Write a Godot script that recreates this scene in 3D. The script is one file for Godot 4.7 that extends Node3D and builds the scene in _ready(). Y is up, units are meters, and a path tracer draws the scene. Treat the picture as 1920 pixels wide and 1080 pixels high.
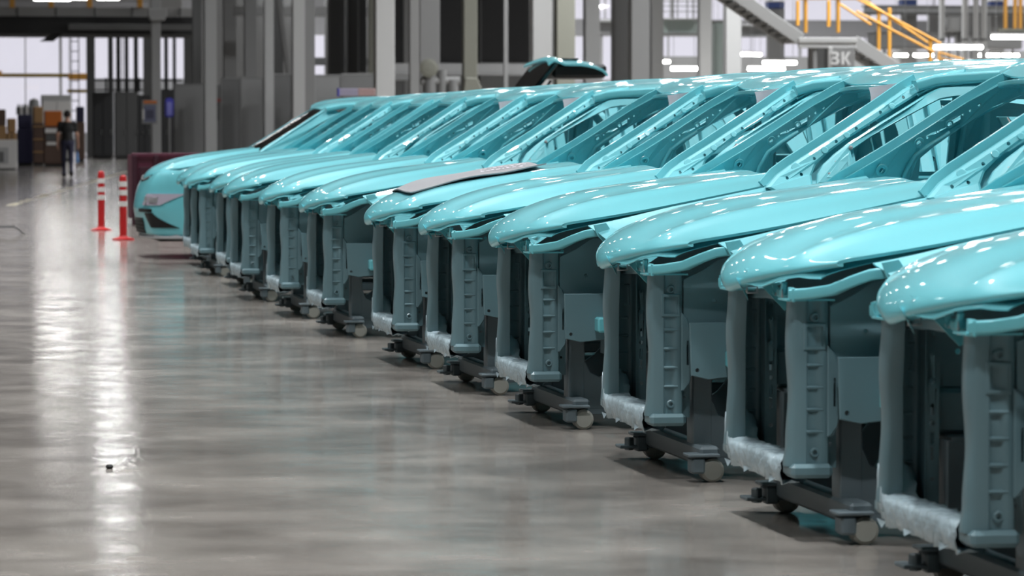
extends Node3D

# ------------------------------------------------------------------ camera numbers (1920 x 1080 frame)
const FPX := 7000.0          # focal length in pixels
const CAM_H := 1.3
const TH := 0.1758584        # the lens looks this far to the right of the row of cars
const AL := 0.0428309        # and this far down
const NOSE_X := 2.81         # where the noses of the cars stand

var M := {}
var used := {}

# ------------------------------------------------------------------ mesh building
class MB:
	var v := PackedVector3Array()
	var n := PackedVector3Array()
	var uv := PackedVector2Array()

	func tri(a: Vector3, b: Vector3, c: Vector3) -> void:
		var m := (c - a).cross(b - a)
		if m.length_squared() < 1e-18:
			return
		m = m.normalized()
		v.push_back(a); v.push_back(b); v.push_back(c)
		for k in 3:
			n.push_back(m)
		uv.push_back(Vector2(a.x, a.y)); uv.push_back(Vector2(b.x, b.y)); uv.push_back(Vector2(c.x, c.y))

	func quad(a: Vector3, b: Vector3, c: Vector3, d: Vector3) -> void:
		tri(a, b, c)
		tri(a, c, d)

	static func normals(p: Array, wi := false, wj := false) -> Array:
		var ni := p.size()
		var nj: int = p[0].size()
		var out := []
		for i in ni:
			var row := PackedVector3Array()
			for j in nj:
				var i0 := i - 1
				var i1 := i + 1
				var j0 := j - 1
				var j1 := j + 1
				if wi:
					i0 = (i0 + ni - 1) % (ni - 1) if i0 < 0 else i0
					i1 = i1 if i1 < ni else 1
				else:
					i0 = maxi(i0, 0)
					i1 = mini(i1, ni - 1)
				if wj:
					j0 = nj - 2 if j0 < 0 else j0
					j1 = j1 if j1 < nj else 1
				else:
					j0 = maxi(j0, 0)
					j1 = mini(j1, nj - 1)
				var du: Vector3 = p[i1][j] - p[i0][j]
				var dv: Vector3 = p[i][j1] - p[i][j0]
				var m := dv.cross(du)
				row.push_back(m.normalized() if m.length_squared() > 1e-18 else Vector3.UP)
			out.append(row)
		return out

	func grid(p: Array, wi := false, wj := false, flip := false) -> void:
		var nn := normals(p, wi, wj)
		for i in p.size() - 1:
			for j in p[0].size() - 1:
				var q := [[i, j], [i + 1, j], [i + 1, j + 1], [i, j + 1]]
				for t in [[0, 1, 2], [0, 2, 3]]:
					var a: Vector3 = p[q[t[0]][0]][q[t[0]][1]]
					var b: Vector3 = p[q[t[1]][0]][q[t[1]][1]]
					var c: Vector3 = p[q[t[2]][0]][q[t[2]][1]]
					var g := (c - a).cross(b - a)
					if g.length_squared() < 1e-18:
						continue
					var order := [0, 1, 2] if not flip else [0, 2, 1]
					for k in order:
						var w = q[t[k]]
						v.push_back(p[w[0]][w[1]])
						var m: Vector3 = nn[w[0]][w[1]]
						if m.dot(g) < 0.0:
							m = -m
						n.push_back(-m if flip else m)
						uv.push_back(Vector2(float(w[0]) / (p.size() - 1), float(w[1]) / (p[0].size() - 1)))

	func sheet(p: Array, t: float) -> void:
		var nn := normals(p)
		var q := []
		for i in p.size():
			var row := PackedVector3Array()
			for j in p[0].size():
				row.push_back(p[i][j] - nn[i][j] * t)
			q.append(row)
		grid(p)
		grid(q, false, false, true)
		var a: int = p.size() - 1
		var b: int = p[0].size() - 1
		for i in a:
			quad(p[i][0], q[i][0], q[i + 1][0], p[i + 1][0])
			quad(p[i + 1][b], q[i + 1][b], q[i][b], p[i][b])
		for j in b:
			quad(p[0][j + 1], q[0][j + 1], q[0][j], p[0][j])
			quad(p[a][j], q[a][j], q[a][j + 1], p[a][j + 1])

	func box(at: Vector3, size: Vector3, bevel := 0.0, basis := Basis()) -> void:
		var h := size / 2.0
		var b := minf(bevel, minf(h.x, minf(h.y, h.z)) * 0.9)
		var ax := [Vector3.RIGHT, Vector3.UP, Vector3.BACK]
		if b <= 0.0:
			for k in 3:
				for s in [-1.0, 1.0]:
					var e: Vector3 = ax[k] * s
					var f: Vector3 = ax[(k + 1) % 3]
					var g: Vector3 = e.cross(f)
					var c := e * h
					quad(at + basis * (c + (-f - g) * h), at + basis * (c + (-f + g) * h), at + basis * (c + (f + g) * h), at + basis * (c + (f - g) * h))
			return
		# chamfered
		var i := h - Vector3.ONE * b
		for k in 3:
			for s in [-1.0, 1.0]:
				var e: Vector3 = ax[k] * s
				var f: Vector3 = ax[(k + 1) % 3]
				var g: Vector3 = e.cross(f)
				var c := e * h
				quad(at + basis * (c + (-f - g) * i), at + basis * (c + (-f + g) * i), at + basis * (c + (f + g) * i), at + basis * (c + (f - g) * i))
		for k in 3:
			var k1 := (k + 1) % 3
			var k2 := (k + 2) % 3
			for s1 in [-1.0, 1.0]:
				for s2 in [-1.0, 1.0]:
					var o1: Vector3 = ax[k1] * s1
					var o2: Vector3 = ax[k2] * s2
					var e: Vector3 = ax[k]
					var p1 := o1 * h + o2 * i
					var p2 := o1 * i + o2 * h
					if s1 * s2 > 0:
						quad(at + basis * (p1 - e * i), at + basis * (p1 + e * i), at + basis * (p2 + e * i), at + basis * (p2 - e * i))
					else:
						quad(at + basis * (p1 + e * i), at + basis * (p1 - e * i), at + basis * (p2 - e * i), at + basis * (p2 + e * i))
		for sx in [-1.0, 1.0]:
			for sy in [-1.0, 1.0]:
				for sz in [-1.0, 1.0]:
					var s := Vector3(sx, sy, sz)
					var a := Vector3(h.x, i.y, i.z) * s
					var c := Vector3(i.x, h.y, i.z) * s
					var d := Vector3(i.x, i.y, h.z) * s
					if sx * sy * sz > 0:
						tri(at + basis * a, at + basis * d, at + basis * c)
					else:
						tri(at + basis * a, at + basis * c, at + basis * d)

	# prof: closed outline in (side, up), swept along the path; hard keeps its corners sharp
	func sweep(path: Array, prof: Array, up := Vector3.UP, hard := false, scales: Array = [], caps := true) -> void:
		var rows := []
		var np := path.size()
		for i in np:
			var t: Vector3 = (path[mini(i + 1, np - 1)] - path[maxi(i - 1, 0)]).normalized()
			var side := t.cross(up).normalized()
			var u2 := side.cross(t).normalized()
			var sc: float = scales[i] if scales.size() else 1.0
			var row := PackedVector3Array()
			for q in prof:
				row.push_back(path[i] + side * q.x * sc + u2 * q.y * sc)
			row.push_back(row[0])
			rows.append(row)
		if hard:
			for j in prof.size():
				var strip := []
				for i in np:
					strip.append(PackedVector3Array([rows[i][j], rows[i][j + 1]]))
				grid(strip)
		else:
			grid(rows, false, true)
		if caps:
			var pl := PackedVector2Array()
			for q in prof:
				pl.push_back(Vector2(q.x, q.y))
			var ids := MB.ears(pl)
			for k in range(0, ids.size(), 3):
				tri(rows[0][ids[k]], rows[0][ids[k + 1]], rows[0][ids[k + 2]])
				tri(rows[np - 1][ids[k]], rows[np - 1][ids[k + 2]], rows[np - 1][ids[k + 1]])

	func tube(path: Array, r: float, k := 8, scales: Array = []) -> void:
		var prof := []
		for i in k:
			prof.append(Vector2(cos(TAU * i / k), sin(TAU * i / k)) * r)
		var d: Vector3 = (path[path.size() - 1] - path[0]).normalized()
		sweep(path, prof, Vector3.UP if absf(d.y) < 0.9 else Vector3.RIGHT, false, scales)

	# profile of (radius, along) turned about an axis
	func lathe(at: Vector3, axis: Vector3, prof: Array, k := 16) -> void:
		var a := axis.normalized()
		var s := a.cross(Vector3.UP if absf(a.y) < 0.9 else Vector3.RIGHT).normalized()
		var t := a.cross(s)
		for i in prof.size() - 1:
			var strip := []
			for m in 2:
				var row := PackedVector3Array()
				for j in k + 1:
					var w := TAU * j / k
					row.push_back(at + a * prof[i + m].y + (s * cos(w) + t * sin(w)) * prof[i + m].x)
				strip.append(row)
			grid(strip, false, true)

	static func ears(p: PackedVector2Array) -> PackedInt32Array:
		var idx := []
		var area := 0.0
		for i in p.size():
			area += p[i].cross(p[(i + 1) % p.size()])
			idx.append(i)
		if area < 0:
			idx.reverse()
		var out := PackedInt32Array()
		var guard := 0
		while idx.size() > 3 and guard < 20000:
			var found := false
			for i in idx.size():
				guard += 1
				var a: int = idx[(i + idx.size() - 1) % idx.size()]
				var b: int = idx[i]
				var c: int = idx[(i + 1) % idx.size()]
				var pa := p[a]
				var pb := p[b]
				var pc := p[c]
				var cr := (pb - pa).cross(pc - pb)
				if cr <= 1e-12:
					if absf(cr) <= 1e-12 and (pb - pa).length() < 1e-7:
						idx.remove_at(i)
						found = true
						break
					continue
				var ok := true
				for j in idx:
					var q := p[j]
					if j == a or j == b or j == c or q.is_equal_approx(pa) or q.is_equal_approx(pb) or q.is_equal_approx(pc):
						continue
					if (pb - pa).cross(q - pa) >= 0 and (pc - pb).cross(q - pb) >= 0 and (pa - pc).cross(q - pc) >= 0:
						ok = false
						break
				if ok:
					out.append_array([a, b, c])
					idx.remove_at(i)
					found = true
					break
			if not found:
				break
		if idx.size() == 3:
			out.append_array([idx[0], idx[1], idx[2]])
		return out

	static func crosses(a: Vector2, b: Vector2, c: Vector2, d: Vector2) -> bool:
		var e := 1e-9
		if a.is_equal_approx(c) or a.is_equal_approx(d) or b.is_equal_approx(c) or b.is_equal_approx(d):
			return false
		var s1 := (b - a).cross(c - a)
		var s2 := (b - a).cross(d - a)
		var s3 := (d - c).cross(a - c)
		var s4 := (d - c).cross(b - c)
		return s1 * s2 <= e * 0.0 and s3 * s4 <= 0.0

	static func ccw(p: PackedVector2Array, want := true) -> PackedVector2Array:
		var area := 0.0
		for i in p.size():
			area += p[i].cross(p[(i + 1) % p.size()])
		if (area > 0) != want:
			p.reverse()
		return p

	static func keyed(outer: PackedVector2Array, holes: Array) -> PackedVector2Array:
		var p := outer.duplicate()
		var rest := holes.duplicate()
		rest.sort_custom(func(a, b):
			var ma := -1e9
			var mb := -1e9
			for q in a: ma = maxf(ma, q.x)
			for q in b: mb = maxf(mb, q.x)
			return ma > mb)
		while rest.size():
			var h: PackedVector2Array = rest.pop_front()
			var best := [1e18, 0, 0]
			for hi in h.size():
				for i in p.size():
					var d := h[hi].distance_squared_to(p[i])
					if d >= best[0]:
						continue
					var clear := true
					for k in p.size():
						if MB.crosses(h[hi], p[i], p[k], p[(k + 1) % p.size()]):
							clear = false
							break
					if clear:
						for k in h.size():
							if MB.crosses(h[hi], p[i], h[k], h[(k + 1) % h.size()]):
								clear = false
								break
					if clear:
						for o in rest:
							for k in o.size():
								if MB.crosses(h[hi], p[i], o[k], o[(k + 1) % o.size()]):
									clear = false
									break
							if not clear:
								break
					if clear:
						best = [d, hi, i]
			var joined := PackedVector2Array()
			for i in best[2] + 1:
				joined.push_back(p[i])
			for k in h.size() + 1:
				joined.push_back(h[(best[1] + k) % h.size()])
			for i in range(best[2], p.size()):
				joined.push_back(p[i])
			p = joined
		return p

	# flat piece: outline with holes in (x, y), thick along z, edges chamfered, then bent by `map`
	func plate(outline: Array, holes: Array, t: float, map: Callable, bevel := 0.0) -> void:
		var o := MB.ccw(PackedVector2Array(outline))
		var hs := []
		for h in holes:
			hs.append(MB.ccw(PackedVector2Array(h), false))
		var inner := o.duplicate()
		if bevel > 0.0:
			for i in o.size():
				var e0 := (o[i] - o[(i + o.size() - 1) % o.size()]).normalized()
				var e1 := (o[(i + 1) % o.size()] - o[i]).normalized()
				var n0 := Vector2(-e0.y, e0.x)
				var n1 := Vector2(-e1.y, e1.x)
				var m := n0 + n1
				var ln := maxf(m.length_squared() / 2.0, 0.4)
				inner[i] = o[i] + m / ln * bevel
		var poly := MB.keyed(inner, hs)
		var ids := MB.ears(poly)
		var f := func(q: Vector2, z: float) -> Vector3: return map.call(Vector3(q.x, q.y, z))
		var zt := t / 2.0
		for k in range(0, ids.size(), 3):
			var a := poly[ids[k]]
			var b := poly[ids[k + 1]]
			var c := poly[ids[k + 2]]
			tri(f.call(a, zt), f.call(c, zt), f.call(b, zt))
			tri(f.call(a, -zt), f.call(b, -zt), f.call(c, -zt))
		var zb := zt - minf(bevel, zt * 0.8)
		for i in o.size():
			var j := (i + 1) % o.size()
			if bevel > 0.0:
				quad(f.call(inner[i], zt), f.call(inner[j], zt), f.call(o[j], zb), f.call(o[i], zb))
				quad(f.call(o[i], -zb), f.call(o[j], -zb), f.call(inner[j], -zt), f.call(inner[i], -zt))
			quad(f.call(o[i], zb), f.call(o[j], zb), f.call(o[j], -zb), f.call(o[i], -zb))
		for h in hs:
			for i in h.size():
				var j: int = (i + 1) % h.size()
				quad(f.call(h[i], zt), f.call(h[j], zt), f.call(h[j], -zt), f.call(h[i], -zt))

	func mesh() -> ArrayMesh:
		var a := []
		a.resize(Mesh.ARRAY_MAX)
		a[Mesh.ARRAY_VERTEX] = v
		a[Mesh.ARRAY_NORMAL] = n
		a[Mesh.ARRAY_TEX_UV] = uv
		var m := ArrayMesh.new()
		m.add_surface_from_arrays(Mesh.PRIMITIVE_TRIANGLES, a)
		return m


func rrect(w: float, h: float, r: float, k := 3) -> Array:
	var out := []
	for c in [[1, 1, 0.0], [-1, 1, 0.25], [-1, -1, 0.5], [1, -1, 0.75]]:
		for i in k + 1:
			var a: float = TAU * (c[2] + 0.25 * i / k)
			out.append(Vector2(c[0] * (w / 2 - r) + cos(a) * r, c[1] * (h / 2 - r) + sin(a) * r))
	return out


func ring(x: float, y: float, r: float, k := 10) -> Array:
	var out := []
	for i in k:
		out.append(Vector2(x + cos(TAU * i / k) * r, y + sin(TAU * i / k) * r))
	return out


func slot(x: float, y: float, w: float, h: float) -> Array:
	return [Vector2(x - w / 2, y - h / 2), Vector2(x + w / 2, y - h / 2), Vector2(x + w / 2, y + h / 2), Vector2(x - w / 2, y + h / 2)]


# smooth curve through a table of points, at t from 0 to 1 by index
func curve(pts: Array, t: float):
	var x := clampf(t, 0.0, 1.0) * (pts.size() - 1)
	var i := mini(int(x), pts.size() - 2)
	var f := x - i
	var p0 = pts[maxi(i - 1, 0)]
	var p1 = pts[i]
	var p2 = pts[i + 1]
	var p3 = pts[mini(i + 2, pts.size() - 1)]
	return 0.5 * ((2.0 * p1) + (p2 - p0) * f + (2.0 * p0 - 5.0 * p1 + 4.0 * p2 - p3) * f * f + (3.0 * p1 - p0 - 3.0 * p2 + p3) * f * f * f)


# y of a table of (x, y) at x
func look(pts: Array, x: float) -> float:
	if x <= pts[0].x:
		return pts[0].y
	for i in pts.size() - 1:
		if x <= pts[i + 1].x:
			var f: float = (x - pts[i].x) / (pts[i + 1].x - pts[i].x)
			return lerpf(pts[i].y, pts[i + 1].y, f)
	return pts[pts.size() - 1].y


# ------------------------------------------------------------------ naming and tagging
func numbered(called: String) -> String:
	if not used.has(called):
		used[called] = 0
		return called
	used[called] += 1
	return "%s_%03d" % [called, used[called]]


func tag(o: Node3D, label: String, category: String, group := "", kind := "") -> void:
	o.set_meta("label", label)
	o.set_meta("category", category)
	if group:
		o.set_meta("group", group)
	if kind:
		o.set_meta("kind", kind)


func thing(called: String, label: String, category: String, at := Vector3.ZERO, group := "", kind := "") -> Node3D:
	var o := Node3D.new()
	o.name = numbered(called)
	add_child(o)
	o.position = at
	tag(o, label, category, group, kind)
	return o


func part(parent: Node3D, called: String, mb, mat: Material) -> MeshInstance3D:
	var o := MeshInstance3D.new()
	o.name = called
	o.mesh = mb.mesh() if mb is MB else mb
	o.material_override = mat
	o.cast_shadow = GeometryInstance3D.SHADOW_CASTING_SETTING_ON
	parent.add_child(o, true)
	return o


func solo(called: String, label: String, category: String, mb, mat: Material, group := "", kind := "", at := Vector3.ZERO) -> MeshInstance3D:
	var o := part(self, numbered(called), mb, mat)
	o.position = at
	tag(o, label, category, group, kind)
	return o


func copy(o: Node3D, at: Vector3, label := "") -> Node3D:
	var c: Node3D = o.duplicate()
	c.name = numbered(str(o.name))
	add_child(c)
	c.position = at
	if label:
		c.set_meta("label", label)
	return c


func one_box(size: Vector3, at := Vector3.ZERO, bevel := 0.0, basis := Basis()) -> MB:
	var b := MB.new()
	b.box(at, size, bevel, basis)
	return b


# where the line of sight through a column of the frame stands at a distance down the hall
func wx(px: float, d: float) -> float:
	var k := (px - 960.0) / FPX
	return d * (sin(TH) + cos(TH) * k) / (cos(TH) - sin(TH) * k)


func hy(px: float, py: float, d: float) -> float:
	return CAM_H + (240.0 - py) * (wx(px, d) * sin(TH) + d * cos(TH)) / FPX


# ------------------------------------------------------------------ materials
func paint(c: Color, rough := 0.5, metal := 0.0) -> StandardMaterial3D:
	var m := StandardMaterial3D.new()
	m.albedo_color = c
	m.roughness = rough
	m.metallic = metal
	return m


func noise_tex(seed_: int, freq: float, a: Color, b: Color, size := 512, octaves := 4, normal := false, strength := 4.0) -> NoiseTexture2D:
	var f := FastNoiseLite.new()
	f.seed = seed_
	f.noise_type = FastNoiseLite.TYPE_SIMPLEX_SMOOTH
	f.frequency = freq
	f.fractal_octaves = octaves
	var t := NoiseTexture2D.new()
	t.width = size
	t.height = size
	t.seamless = true
	t.noise = f
	if normal:
		t.as_normal_map = true
		t.bump_strength = strength
	else:
		var g := Gradient.new()
		g.set_color(0, a)
		g.set_color(1, b)
		t.color_ramp = g
	return t


func make_materials() -> void:
	var p := paint(Color(0.45, 0.80, 0.84), 0.42)
	p.clearcoat_enabled = true
	p.clearcoat = 0.8
	p.clearcoat_roughness = 0.04
	M.paint = p
	var p2 := paint(Color(0.45, 0.80, 0.84), 0.5)
	p2.clearcoat_enabled = true
	p2.clearcoat = 0.5
	p2.clearcoat_roughness = 0.12
	M.inner_paint = p2
	var pr := paint(Color(0.41, 0.53, 0.56), 0.5)
	pr.clearcoat_enabled = true
	pr.clearcoat = 0.4
	pr.clearcoat_roughness = 0.2
	M.inner_grey = pr                                                    # darker and greyer than the body paint, for the inner structure
	M.stand = paint(Color(0.38, 0.43, 0.45), 0.5, 0.0)
	M.roller = paint(Color(0.56, 0.56, 0.53), 0.5)
	M.film = paint(Color(0.72, 0.80, 0.83), 0.15)
	M.paper = paint(Color(0.88, 0.86, 0.89), 0.85)
	M.mat_cloth = paint(Color(0.60, 0.60, 0.61), 0.9)
	M.black = paint(Color(0.045, 0.045, 0.05), 0.5)
	M.rubber = paint(Color(0.05, 0.05, 0.05), 0.75)
	M.glass_dark = paint(Color(0.03, 0.035, 0.04), 0.05)
	M.glass_lamp = paint(Color(.75, .72, .78), .08)
	M.silver = paint(Color(0.72, 0.72, 0.73), 0.3, 0.4)
	M.steel = paint(Color(0.48, 0.48, 0.48), 0.5)
	for t in [[0, 0.24], [1, 0.34], [2, 0.44], [3, 0.54], [4, 0.62], [5, 0.72]]:
		M["col%d" % t[0]] = paint(Color(t[1], t[1], t[1] * 0.995), 0.6)
	M.olive = paint(Color(0.44, 0.44, 0.40), 0.6)
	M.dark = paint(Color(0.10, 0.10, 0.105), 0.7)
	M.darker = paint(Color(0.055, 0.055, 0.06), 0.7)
	M.green_grey = paint(Color(0.50, 0.54, 0.52), 0.6)
	M.yellow = paint(Color(0.78, 0.56, 0.20), 0.5)
	M.dull_yellow = paint(Color(0.55, 0.45, 0.10), 0.6)
	M.red = paint(Color(0.74, 0.11, 0.12), 0.45)
	M.white = paint(Color(0.88, 0.87, 0.86), 0.5)
	M.maroon = paint(Color(0.33, 0.11, 0.20), 0.5)
	M.maroon_dark = paint(Color(0.22, 0.07, 0.14), 0.55)
	M.blue = paint(Color(0.27, 0.27, 0.72), 0.4)
	M.navy = paint(Color(0.13, 0.13, 0.26), 0.6)
	M.orange = paint(Color(0.78, 0.42, 0.12), 0.6)
	M.brown = paint(Color(0.36, 0.28, 0.24), 0.7)
	M.tan_box = paint(Color(0.66, 0.52, 0.36), 0.8)
	M.wall = paint(Color(0.62, 0.62, 0.63), 0.8)
	M.ceiling = paint(Color(0.42, 0.42, 0.42), 0.85)
	var glass := paint(Color(0.9, 0.92, 0.95, 0.06), 0.02)
	glass.transparency = BaseMaterial3D.TRANSPARENCY_ALPHA
	M.pane = glass
	var lamp := paint(Color(0.95, 0.95, 0.95), 0.4)
	lamp.emission_enabled = true
	lamp.emission = Color(1.0, 0.99, 0.97)
	lamp.emission_energy_multiplier = 30.0
	M.glow = lamp
	# polished concrete
	var fl := StandardMaterial3D.new()
	fl.albedo_color = Color(1, 1, 1)
	fl.albedo_texture = noise_tex(7, 0.006, Color(0.44, 0.42, 0.40), Color(0.66, 0.635, 0.605), 1024, 6)
	fl.roughness = 1.0
	fl.metallic_specular = 0.42
	fl.roughness_texture = noise_tex(11, 0.014, Color(0.09, 0.09, 0.09), Color(0.20, 0.20, 0.20), 1024, 4)
	fl.roughness_texture_channel = BaseMaterial3D.TEXTURE_CHANNEL_RED
	fl.normal_enabled = true
	fl.normal_texture = noise_tex(23, 0.032, Color.BLACK, Color.WHITE, 1024, 4, true, 1.2)
	fl.normal_scale = 0.075
	fl.uv1_triplanar = true
	fl.uv1_world_triplanar = true
	fl.uv1_scale = Vector3(0.16, 0.16, 0.16)
	M.floor = fl


# ------------------------------------------------------------------ car body: x runs back from the nose, y up, z to the side facing the aisle end
const HOOD_MID := [Vector2(.022, .764), Vector2(.008, .765), Vector2(-.002, .776), Vector2(-.004, .803), Vector2(.018, .843), Vector2(.065, .888), Vector2(.136, .930), Vector2(.24, .972), Vector2(.345, 1.003), Vector2(.5, 1.035), Vector2(.67, 1.058), Vector2(.88, 1.084), Vector2(1.14, 1.112)]
const HOOD_RIM := [Vector2(.228, .867), Vector2(.218, .867), Vector2(.208, .871), Vector2(.205, .878), Vector2(.215, .886), Vector2(.245, .893), Vector2(.30, .901), Vector2(.38, .914), Vector2(.47, .929), Vector2(.60, .953), Vector2(.75, .984), Vector2(.95, 1.026), Vector2(1.22, 1.082)]


# the same curve, faired so that reflections run smoothly along it
var faired := {}
func fair(pts: Array, t: float) -> Vector2:
	if not faired.has(pts):
		var a := []
		for i in 241:
			a.append(curve(pts, i / 240.0))
		for k in 260:
			var b := a.duplicate()
			for i in range(1, 240):
				if i < 40 and k > 30:
					continue
				b[i] = a[i] * .5 + (a[i - 1] + a[i + 1]) * .25
			a = b
		faired[pts] = a
	var f: Array = faired[pts]
	var x := clampf(t, 0.0, 1.0) * 240.0
	var i := mini(int(x), 239)
	return (f[i] as Vector2).lerp(f[i + 1], x - i)


func hood_half(u: float) -> float:
	return 0.60 + 0.105 * smoothstep(0.1, 1.2, u)


func hood_at(t: float, w: float, lift := 0.0) -> Vector3:
	var c := fair(HOOD_MID, t)
	var e := fair(HOOD_RIM, t)
	var k := pow(absf(w), lerpf(1.7, 2.1, smoothstep(0.1, 0.5, t)))
	var u := lerpf(c.x, e.x, k)
	var y := lerpf(c.y, e.y, pow(absf(w), lerpf(1.0, 2.3, smoothstep(0.10, 0.6, t))))
	y += 0.010 * exp(-pow((absf(w) - 0.66) / 0.07, 2.0)) * smoothstep(0.25, 0.5, t)
	y -= 0.007 * exp(-pow((absf(w) - 0.40) / 0.14, 2.0)) * smoothstep(0.3, 0.6, t)
	return Vector3(u, y + lift, w * hood_half(e.x if absf(w) > 0.99 else u))


func hood_mesh() -> MB:
	var p := []
	for i in 61:
		var row := PackedVector3Array()
		for j in 49:
			row.push_back(hood_at(i / 60.0, j / 24.0 - 1.0))
		p.append(row)
	var b := MB.new()
	b.sheet(p, 0.011)
	return b


func hood_inner_mesh() -> MB:
	# pressed inner panel with its raised ribs
	var p := []
	for i in 31:
		var row := PackedVector3Array()
		for j in 25:
			var t := lerpf(0.27, 0.97, i / 30.0)
			var w := lerpf(-0.9, 0.9, j / 24.0)
			var rib := 0.012 * maxf(cos(w * 14.0), -0.2)
			row.push_back(hood_at(t, w, -0.032 - rib))
		p.append(row)
	var b := MB.new()
	b.sheet(p, 0.004)
	return b


# how far out the side of the body stands at a height
func side_v(y: float, u := 2.0) -> float:
	var v: float
	if y > 1.05:
		v = 0.845 - (y - 1.05) * 0.44 - maxf(y - 1.4, 0.0) * 0.3
	else:
		v = 0.845 + 0.025 * sin(clampf((1.05 - y) / 0.7, 0.0, 1.0) * PI) - 0.02 * smoothstep(0.6, 0.3, y)
	return v - 0.10 * smoothstep(1.75, 1.15, u) * smoothstep(0.9, 1.15, y)


# plates of the body side: (x, y, thickness) -> place, for the side s (+1 or -1), standing `off` out of the side line
func side_map(s: float, off := 0.0) -> Callable:
	return func(q: Vector3) -> Vector3: return Vector3(q.x, q.y, s * (side_v(q.y, q.x) + off + q.z))


func flat_map(s: float, v: float) -> Callable:
	return func(q: Vector3) -> Vector3: return Vector3(q.x, q.y, s * (v + q.z))


func dense(pts: Array, step := 0.06) -> Array:
	var out := []
	for i in pts.size():
		var a: Vector2 = pts[i]
		var b: Vector2 = pts[(i + 1) % pts.size()]
		var k := maxi(1, int(a.distance_to(b) / step))
		for j in k:
			out.append(a.lerp(b, float(j) / k))
	return out


func fender_mesh(s: float) -> MB:
	var p := []
	for i in 41:
		var row := PackedVector3Array()
		for j in 19:
			var f := j / 18.0
			var u0 := lerpf(0.315, 0.43, minf(f * 2.2, 1.0))
			var u := lerpf(u0, 1.33, i / 40.0)
			var top := look(HOOD_RIM.slice(4), u) - 0.006 - 0.016 * smoothstep(0.7, 0.3, u)
			var bottom := 0.42
			if absf(u - 0.80) < 0.372:
				bottom = 0.36 + sqrt(0.372 * 0.372 - (u - 0.80) * (u - 0.80))
			elif u < 0.8:
				bottom = 0.62
			bottom = minf(bottom, top - 0.02)
			var y := lerpf(top, bottom, f)
			var d := top - y
			var v := hood_half(u) + 0.016 + 0.165 * (1.0 - exp(-d * 9.0)) + 0.012 * smoothstep(0.15, 0.3, d)
			v = minf(v, 0.875)
			row.push_back(Vector3(u, y, s * v))
		p.append(row)
	var b := MB.new()
	b.sheet(p, 0.006 * s)
	return b


func door_skin(u0: float, u1: float, s: float) -> MB:
	var p := []
	for i in 15:
		var row := PackedVector3Array()
		for j in 21:
			var f := j / 20.0
			var y := lerpf(1.072, 0.40, f)
			var u := lerpf(u0, u1, i / 14.0) + 0.03 * sin(f * PI)
			var crease := 0.010 * exp(-pow((y - 0.92) / 0.03, 2.0)) - 0.02 * exp(-pow((y - 0.62) / 0.08, 2.0))
			row.push_back(Vector3(u, y, s * (side_v(y, u) + 0.012 + crease)))
		p.append(row)
	var b := MB.new()
	b.sheet(p, 0.01 * s)
	return b


const PILLAR_TOP := [Vector2(1.07, 1.045), Vector2(1.13, 1.098), Vector2(1.196, 1.14), Vector2(1.28, 1.19), Vector2(1.366, 1.243), Vector2(1.504, 1.331), Vector2(1.62, 1.405), Vector2(1.728, 1.471), Vector2(1.8, 1.508)]


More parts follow.
